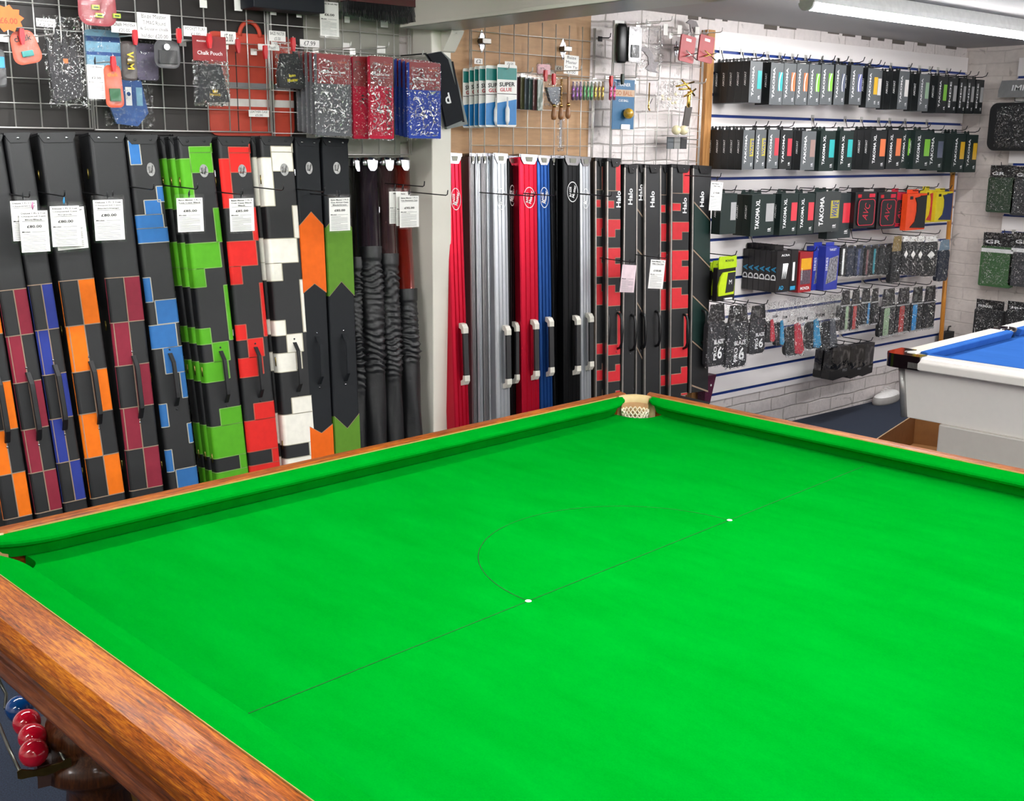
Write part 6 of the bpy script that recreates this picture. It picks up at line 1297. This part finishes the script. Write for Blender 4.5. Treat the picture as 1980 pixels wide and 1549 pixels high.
def wallet(label, x0, y0, x1, y1, Y, body, stripe=None, head=None, edge=None, n=0, film_top=False, group=None, P=P3, band=(.3, .55), hh=.28, lettering=None, diamond=None):
    a = P(x0, y0); b = P(x1, y1); t, w, h = hang('dart_wallet', label, 'dart wallet', a[0], a[1], b[0], b[1], Y, group)
    MB().prism([(-w*.36, 0), (w*.36, 0), (w*.46, -h*hh), (-w*.46, -h*hh)], -.001, .001, head or RBX, axis='y').build('header_card', t)
    MB().prism(rrect(w*.92, h*(1-hh)*.98, w*.16, 4, z=-h*hh), -.004, .026, body, axis='y').build('case', t, bevel=.004)
    if stripe: MB().prism(rrect(w*(band[1]-band[0]), h*(1-hh)*.9, w*.08, 3, x=-w/2+w*(band[0]+band[1])/2, z=-h*hh-h*.03), -.0062, -.002, stripe, axis='y').build('stripe', t)
    if edge: MB().box(-w*.48, w*.48, -.0066, -.004, -h*hh-.006, -h*hh+.001, edge).box(-w*.44, w*.46, -.0066, -.004, -h*.985, -h*.955, edge).build('seal', t)
    if diamond: MB().prism([(0, -h*.36), (w*.28, -h*.46), (0, -h*.56), (-w*.28, -h*.46)], -.007, -.0062, WHT, axis='y').build('label', t)
    if lettering:
        q = MB()
        for s_, z_, hh_ in lettering: q.text(s_, (w*.12, -.0072, -h*z_), (0, 0, 1), (-1, 0, 0), WHL, wd=h*hh_, bold=True)
        q.build('lettering', t)
    film_bag(t, w*1.02, h*1.01, .03, CRINK if film_top else FILM, 0, seed=sum(map(ord, label)) % 991, amp=.004); return t
NVC = mat('navy_black_case', '242b3c', .5, bump=.2); TLS = mat('teal_stripe', '2a8a98', .5); GC = mat('gold_print_card', '8a7440', .4)
W4 = [(985, 1030, 478, 700, SGRY, WHL, 'black dart wallet with a broad silver stripe'), (1032, 1078, 482, 705, NVC, None, 'navy black dart wallet right of the silver striped one'), (1088, 1146, 480, 700, NVC, mat('blue_edge', '3e4c7a', .5), 'navy black dart wallet with a faint blue stripe'),
      (1152, 1196, 485, 698, SGRY, mat('rose_edge', '7a5054', .5), 'black dart wallet with a thin rose stripe'), (1200, 1248, 480, 692, SGRY, TLS, 'black dart wallet with a bright teal stripe'), (1252, 1296, 478, 690, SGRY, None, 'plain black dart wallet right of the teal striped one'), (1298, 1344, 474, 690, SGRY, None, 'plain black dart wallet left of the gold headed one')]
for a, b, c, e_, bd, st_, lb in W4: wallet(lb, a, c, b, e_, -.20, bd, st_, group='dark wallets in the fourth row', hh=.10); 
slat_hook(aty(1640, 475, -.2).x, aty(1640, 470, -.2).z, -.22, 'slat hook over the silver striped wallet'); slat_hook(aty(1665, 473, -.2).x, aty(1665, 468, -.2).z, -.22, 'slat hook over the faint blue striped wallet'); slat_hook(aty(1694, 471, -.2).x, aty(1694, 466, -.2).z, -.22, 'slat hook over the teal striped wallet')
wallet('black dart wallet under a gold patterned header card', 1342, 420, 1412, 745, -.22, SGRY, None, GC, hh=.32)
for i, (a, b) in enumerate(((1416, 1462), (1462, 1516), (1512, 1566), (1566, 1662))): wallet(['black dart wallet with a white diamond label, leftmost of four', 'black dart wallet with a white diamond label, second of four', 'black dart wallet with a white diamond label, third of four', 'black dart wallet with a white diamond label, widest of four'][i], a, 420, b, 690+4*i, -.23, SGRY, None, WHT, group='wallets with diamond labels', film_top=True, hh=.14, diamond=True)
wallet('slim dark blue black case, last in the fourth row', 1668, 445, 1745, 735, -.22, NVC, None, mat('blue_white_header', '7c94a8', .5), hh=.25)
slat_hook(aty(1752, 462, -.2).x, aty(1752, 456, -.2).z, -.25, 'slat hook holding the gold headed wallet'); slat_hook(aty(1790, 458, -.2).x, aty(1790, 452, -.2).z, -.25, 'slat hook holding the diamond label wallets')
# fifth row
P5 = lambda x, y: (1350+x/3.6, 560+y/3.6)
for i, (a, b, c, e_, lb) in enumerate(((60, 186, 100, 535, 'black oval dart case with large white number, by the last cue case'), (192, 346, 105, 542, 'black oval dart case with large white number, middle and largest'), (352, 470, 110, 448, 'black oval dart case with large white number and pale blue edge'))):
    wallet(lb, a, c, b, e_, (-.25, -.26, -.22)[i], mat('charcoal_case', '2a2a2e', .6, bump=.2), None, RBX, None, P=P5, hh=.28, group='black oval dart cases with a white number', film_top=(i == 1), lettering=None)
    t = bpy.data.objects[[o.name for o in bpy.data.objects if o.name.startswith('dart_wallet') and o.parent is None][-1]]
    A_ = P5(a, c); B_ = P5(b, e_); h_ = aty((A_[0]+B_[0])/2, A_[1], -.25).z-aty((A_[0]+B_[0])/2, B_[1], -.25).z; w_ = abs(aty(B_[0], 620, -.25).x-aty(A_[0], 620, -.25).x)
    q = MB(); q.text('BLAZE', (w_*.12, -.0075, -h_*.60), (1, 0, 0), (0, 0, 1), WHL, wd=w_*.5, h=h_*.07, bold=True).text('PRO', (-w_*.06, -.0075, -h_*.78), (0, 0, 1), (-1, 0, 0), WHL, wd=h_*.22, h=w_*.17, bold=True).text('6', (w_*.20, -.0075, -h_*.78), (1, 0, 0), (0, 0, 1), WHL, h=h_*.2, wd=w_*.25, bold=True); q.build('lettering', t)
RDS, SKS = mat('crimson_grip', 'c43444', .5), mat('sky_grip', '3494c4', .5)
def firm(label, x0, x1, y0, y1, Y, strip_, seed):
    a = P5(x0, y0); b = P5(x1, y1); t, w, h = hang('grip_pack', label, 'grip pack', a[0], a[1], b[0], b[1], Y, 'clear bags of coloured grips')
    MB().prism(rrect(w*.8, h*.5, w*.2, 4, x=-w*.08, z=-h*.48), -.002, .02, SGRY, axis='y').build('case', t, bevel=.003)
    if strip_: MB().prism([(-w*.12, -h*.45), (w*.12, -h*.42), (w*.42, -h*.92), (w*.28, -h*.98), (-w*.02, -h*.95)], -.008, -.001, strip_, axis='y').build('grip', t, bevel=.002)
    MB().text('FIRM', (w*.2, -.012, -h*.36), (1, 0, 0), (0, 0, 1), INK, wd=w*.5, h=h*.06, bold=True).text('PRO', (w*.2, -.012, -h*.44), (1, 0, 0), (0, 0, 1), WHL, wd=w*.36, h=h*.05, bold=True).build('lettering', t)
    film_bag(t, w, h, .04, mat('milky_film', 'c8c6c4', .3) if False else CRINK, 0, n=6, seed=seed, amp=.008); return t
for i, (a, b, c, e_, s_, lb) in enumerate(((474, 540, 85, 370, RDS, 'clear bag with a crimson grip, narrow one by the oval cases'), (545, 605, 80, 392, SKS, 'clear bag with a sky blue grip, narrow one'), (612, 752, 60, 460, RDS, 'clear bag with a crimson grip, large one'), (758, 868, 45, 415, SKS, 'clear bag with a sky blue grip, large one'), (872, 982, 35, 418, mat('slate_grip', '50545c', .5), 'clear bag with a slate grip, right of the sky blue ones'))): firm(lb, a, b, c, e_, -.23, s_, 70+i)
W5 = [(985, 1055, 5, 290, mat('mint_case', '9cb894', .5), 'mint green', (.55, .8)), (1060, 1122, 0, 285, mat('red_case', 'b83a34', .5), 'first red', (.25, .6)), (1128, 1196, -5, 250, mat('azure_case', '3a8ec8', .5), 'narrow azure', (.72, .9)), (1200, 1252, -8, 245, SGRY, 'plain black', (.2, .5)),
      (1266, 1368, -5, 330, mat('mint_case', '9cb894', .5), 'wide mint green', (.25, .6)), (1376, 1468, -12, 305, mat('red_case', 'b83a34', .5), 'second red', (.25, .6)), (1478, 1560, -18, 290, mat('azure_case2', '1c94dc', .5), 'broad azure', (.15, .5)), (1564, 1650, -25, 275, DKG, 'dark grey, last in the row', (.2, .6))]
for a, b, c, e_, st_, nm, bd in W5: wallet('clear pocket wallet with stripe in %s' % nm, a, c, b, e_, -.22, SGRY, st_, RBX, mat('silver_seal', 'a8a8a8', .3), P=P5, hh=.36, group='striped pocket wallets in the fifth row', film_top=True, band=bd)
for px, py, lb in ((1400, 588, 'slat hook holding the oval case by the last cue case'), (1425, 588, 'slat hook holding the largest oval case'), (1463, 588, 'slat hook holding the oval case with pale blue edge'), (1545, 575, 'slat hook holding the large crimson grip bag'), (1575, 570, 'slat hook holding the large sky blue grip bag'), (1607, 566, 'slat hook holding the slate grip bag'), (1640, 560, 'slat hook holding the mint wallet'), (1665, 558, 'slat hook holding the first red wallet'), (1718, 554, 'slat hook holding the wide mint wallet'), (1750, 552, 'slat hook holding the second red wallet'), (1780, 550, 'slat hook holding the broad azure wallet')): p_ = aty(px, py, -.2); slat_hook(p_.x, p_.z, -.23, lb)
# sixth row: smoky clear holders
SMK = film('smoky_film', .22, tint=(.18, .18, .20), bscale=10, rough=.12, strength=.3)
for i, (a, b, c, e_, Y, lb) in enumerate(((835, 905, 400, 610, -.14, 'smoky clear holder with black base, leftmost'), (895, 1040, 395, 618, -.24, 'smoky clear holder with black base, largest in front'), (1025, 1130, 385, 608, -.20, 'smoky clear holder with black base, third from the left'), (1110, 1205, 372, 592, -.18, 'smoky clear holder with black base, rightmost'))):
    A_ = P5(a, c); B_ = P5(b, e_); t, w, h = hang('smoky_holder', lb, 'holder', A_[0], A_[1], B_[0], B_[1], Y, 'smoky clear holders below the wallets')
    MB().prism([(-w*.38, 0), (w*.46, 0), (w*.42, -h*.75), (-w*.48, -h*.78)], -.02, .03, SMK, axis='y').build('shell', t, bevel=.004); MB().prism([(-w*.48, -h*.72), (w*.43, -h*.66), (w*.40, -h*.94), (-w*.30, -h), (-w*.5, -h*.95)], -.022, .032, BLK2, axis='y').text('PRO', (w*.22, -.0235, -h*.74), (1, 0, 0), (0, 0, 1), GREY, wd=w*.2).build('base', t, bevel=.004)
    MB().prism(rrect(w*.2, h*.5, .004, x=-w*.2, z=-h*.1), -.012, .012, mat('dark_insert', '1e1f22', .5), axis='y').build('insert', t)
for px, py, Y, lb in ((1592, 668, -.16, 'slat hook holding the leftmost smoky holder'), (1620, 667, -.26, 'slat hook holding the largest smoky holder'), (1652, 664, -.22, 'slat hook holding the third smoky holder'), (1675, 660, -.20, 'slat hook holding the rightmost smoky holder')):
    p_ = aty(px, py, Y); slat_hook(p_.x, p_.z, Y, lb)
# ================================================================ STOCK ON THE SIDE WALL PANEL
def hang_x(name, label, cat, x0, y0, x1, y1, X, group=None):
    xm, ym = (x0+x1)/2, (y0+y1)/2; a, b = atx(x0, ym, X).y, atx(x1, ym, X).y; zt, zb = atx(xm, y0, X).z, atx(xm, y1, X).z
    t = thing(name, label, cat, group=group); t.matrix_world = Matrix.Translation((X, atx(xm, ym, X).y, zt)) @ Matrix.Rotation(-math.pi/2, 4, 'Z'); return t, abs(b-a), zt-zb
XS = XR-.12
t, w, h = hang_x('header_card', 'grey header card with white capitals at the top right edge', 'header card', 1930, 154, 2060, 187, XS); MB().prism([(-w*.46, 0), (w*.48, 0), (w*.5, -h), (-w*.5, -h), (-w*.5, -h*.6)], -.004, .004, mat('grey_acrylic', '8c8c8c', .2, coat=.5), axis='y').build('card', t, bevel=.001); MB().text('IMPERIAL', (w*.02, -.006, -h*.45), (1, 0, .0), (.15, 0, 1), WHL, wd=w*.62, h=h*.34, bold=True).build('lettering', t)
t, w, h = hang_x('equipment_bag', 'large black equipment bag in clear wrap on the side wall', 'bag', 1914, 198, 2060, 292, XS); MB().prism(rrect(w, h, .05, 6), -.03, .08, SGRY, axis='y').build('shell', t, bevel=.008); MB().prism(rrect(w*.5, h*.75, .02, 4, x=w*.12, z=-h*.12), -.036, -.03, BLK, axis='y').build('pocket', t, bevel=.002); film_bag(t, w, h, .09, CRINK, 0, seed=90)
OLG = mat('olive_green_fabric', '2f4630', .7, bump=.2); CHF = mat('charcoal_fabric', '3c3d40', .7, bump=.2)
for lb, a, b, c, e_, mt_, s_ in (('olive green bagged case, upper one at the right edge', 1909, 320, 1964, 412, OLG, 91), ('charcoal bagged case, upper one cut by the right edge', 1956, 322, 2010, 418, CHF, 92), ('olive green bagged case with white band, lower one', 1894, 450, 1962, 556, mat('moss_green_fabric', '3f6a3c', .7, bump=.2), 93), ('charcoal bagged case with white band, cut by the right edge', 1952, 450, 2014, 556, CHF, 94), ('black bagged case just above the pool table rail', 1882, 580, 1942, 655, SGRY, 95), ('black bagged case with white script at the right edge', 1942, 584, 2006, 655, SGRY, 96)):
    t, w, h = hang_x('bagged_case', lb, 'bag', a, b, c if c > b else c, e_, XS, 'bagged cases on the side wall') if False else hang_x('bagged_case', lb, 'bag', a, b, c, e_, XS, 'bagged cases on the side wall')
    MB().box(-w*.45, w*.45, -.002, .0, -h*.28, 0, RBX).build('header_card', t); MB().prism(rrect(w*.92, h*.74, .012, 4, z=-h*.25), -.012, .03, mt_, axis='y').build('case', t, bevel=.006)
    q = MB()
    if 'white band' in lb: q.box(-w*.45, w*.45, -.0135, -.012, -h*.36, -h*.29, WHL)
    q.text('PRIMARI' if s_ == 95 else 'Jar' if s_ == 96 else 'GR', (-w*.15, -.0036, -h*.17), (1, 0, 0), (0, 0, 1), WHL, wd=w*.45, h=h*.07, bold=True); q.build('print', t)
    film_bag(t, w, h, .04, CRINK, 0, seed=s_)
for lb, x, y in (('slat hook above the large black equipment bag', 1966, 196), ('slat hook above the upper bagged cases', 1940, 320), ('slat hook above the white banded cases', 1946, 450)):
    p_ = atx(x, y, XS); t = thing('display_hook', lb, 'hook', (XR-.024, p_.y, p_.z), -math.pi/2); MB().tube([(0, 0, 0), (0, -.12, 0), (0, -.125, .02)], .0026, DWIRE).box(-.012, .012, -.003, 0, -.015, .015, STEEL).build('arm', t)
# dark bagged case on the floor corner behind the pool table
c_ = aty(1825, 660, -.10); t = thing('black_case', 'small black case hanging at the foot of the wooden pole', 'case', (c_.x+.14, -.05, aty(1825, 640, -.05).z)); MB().prism(rrect(.26, .16, .03, 4), -.05, .0, SGRY, axis='y').build('shell', t, bevel=.01); MB().tube([(-.05, -.02, 0), (-.04, -.02, .03), (.04, -.02, .03), (.05, -.02, 0)], .005, BLK, n=6).build('handle', t)
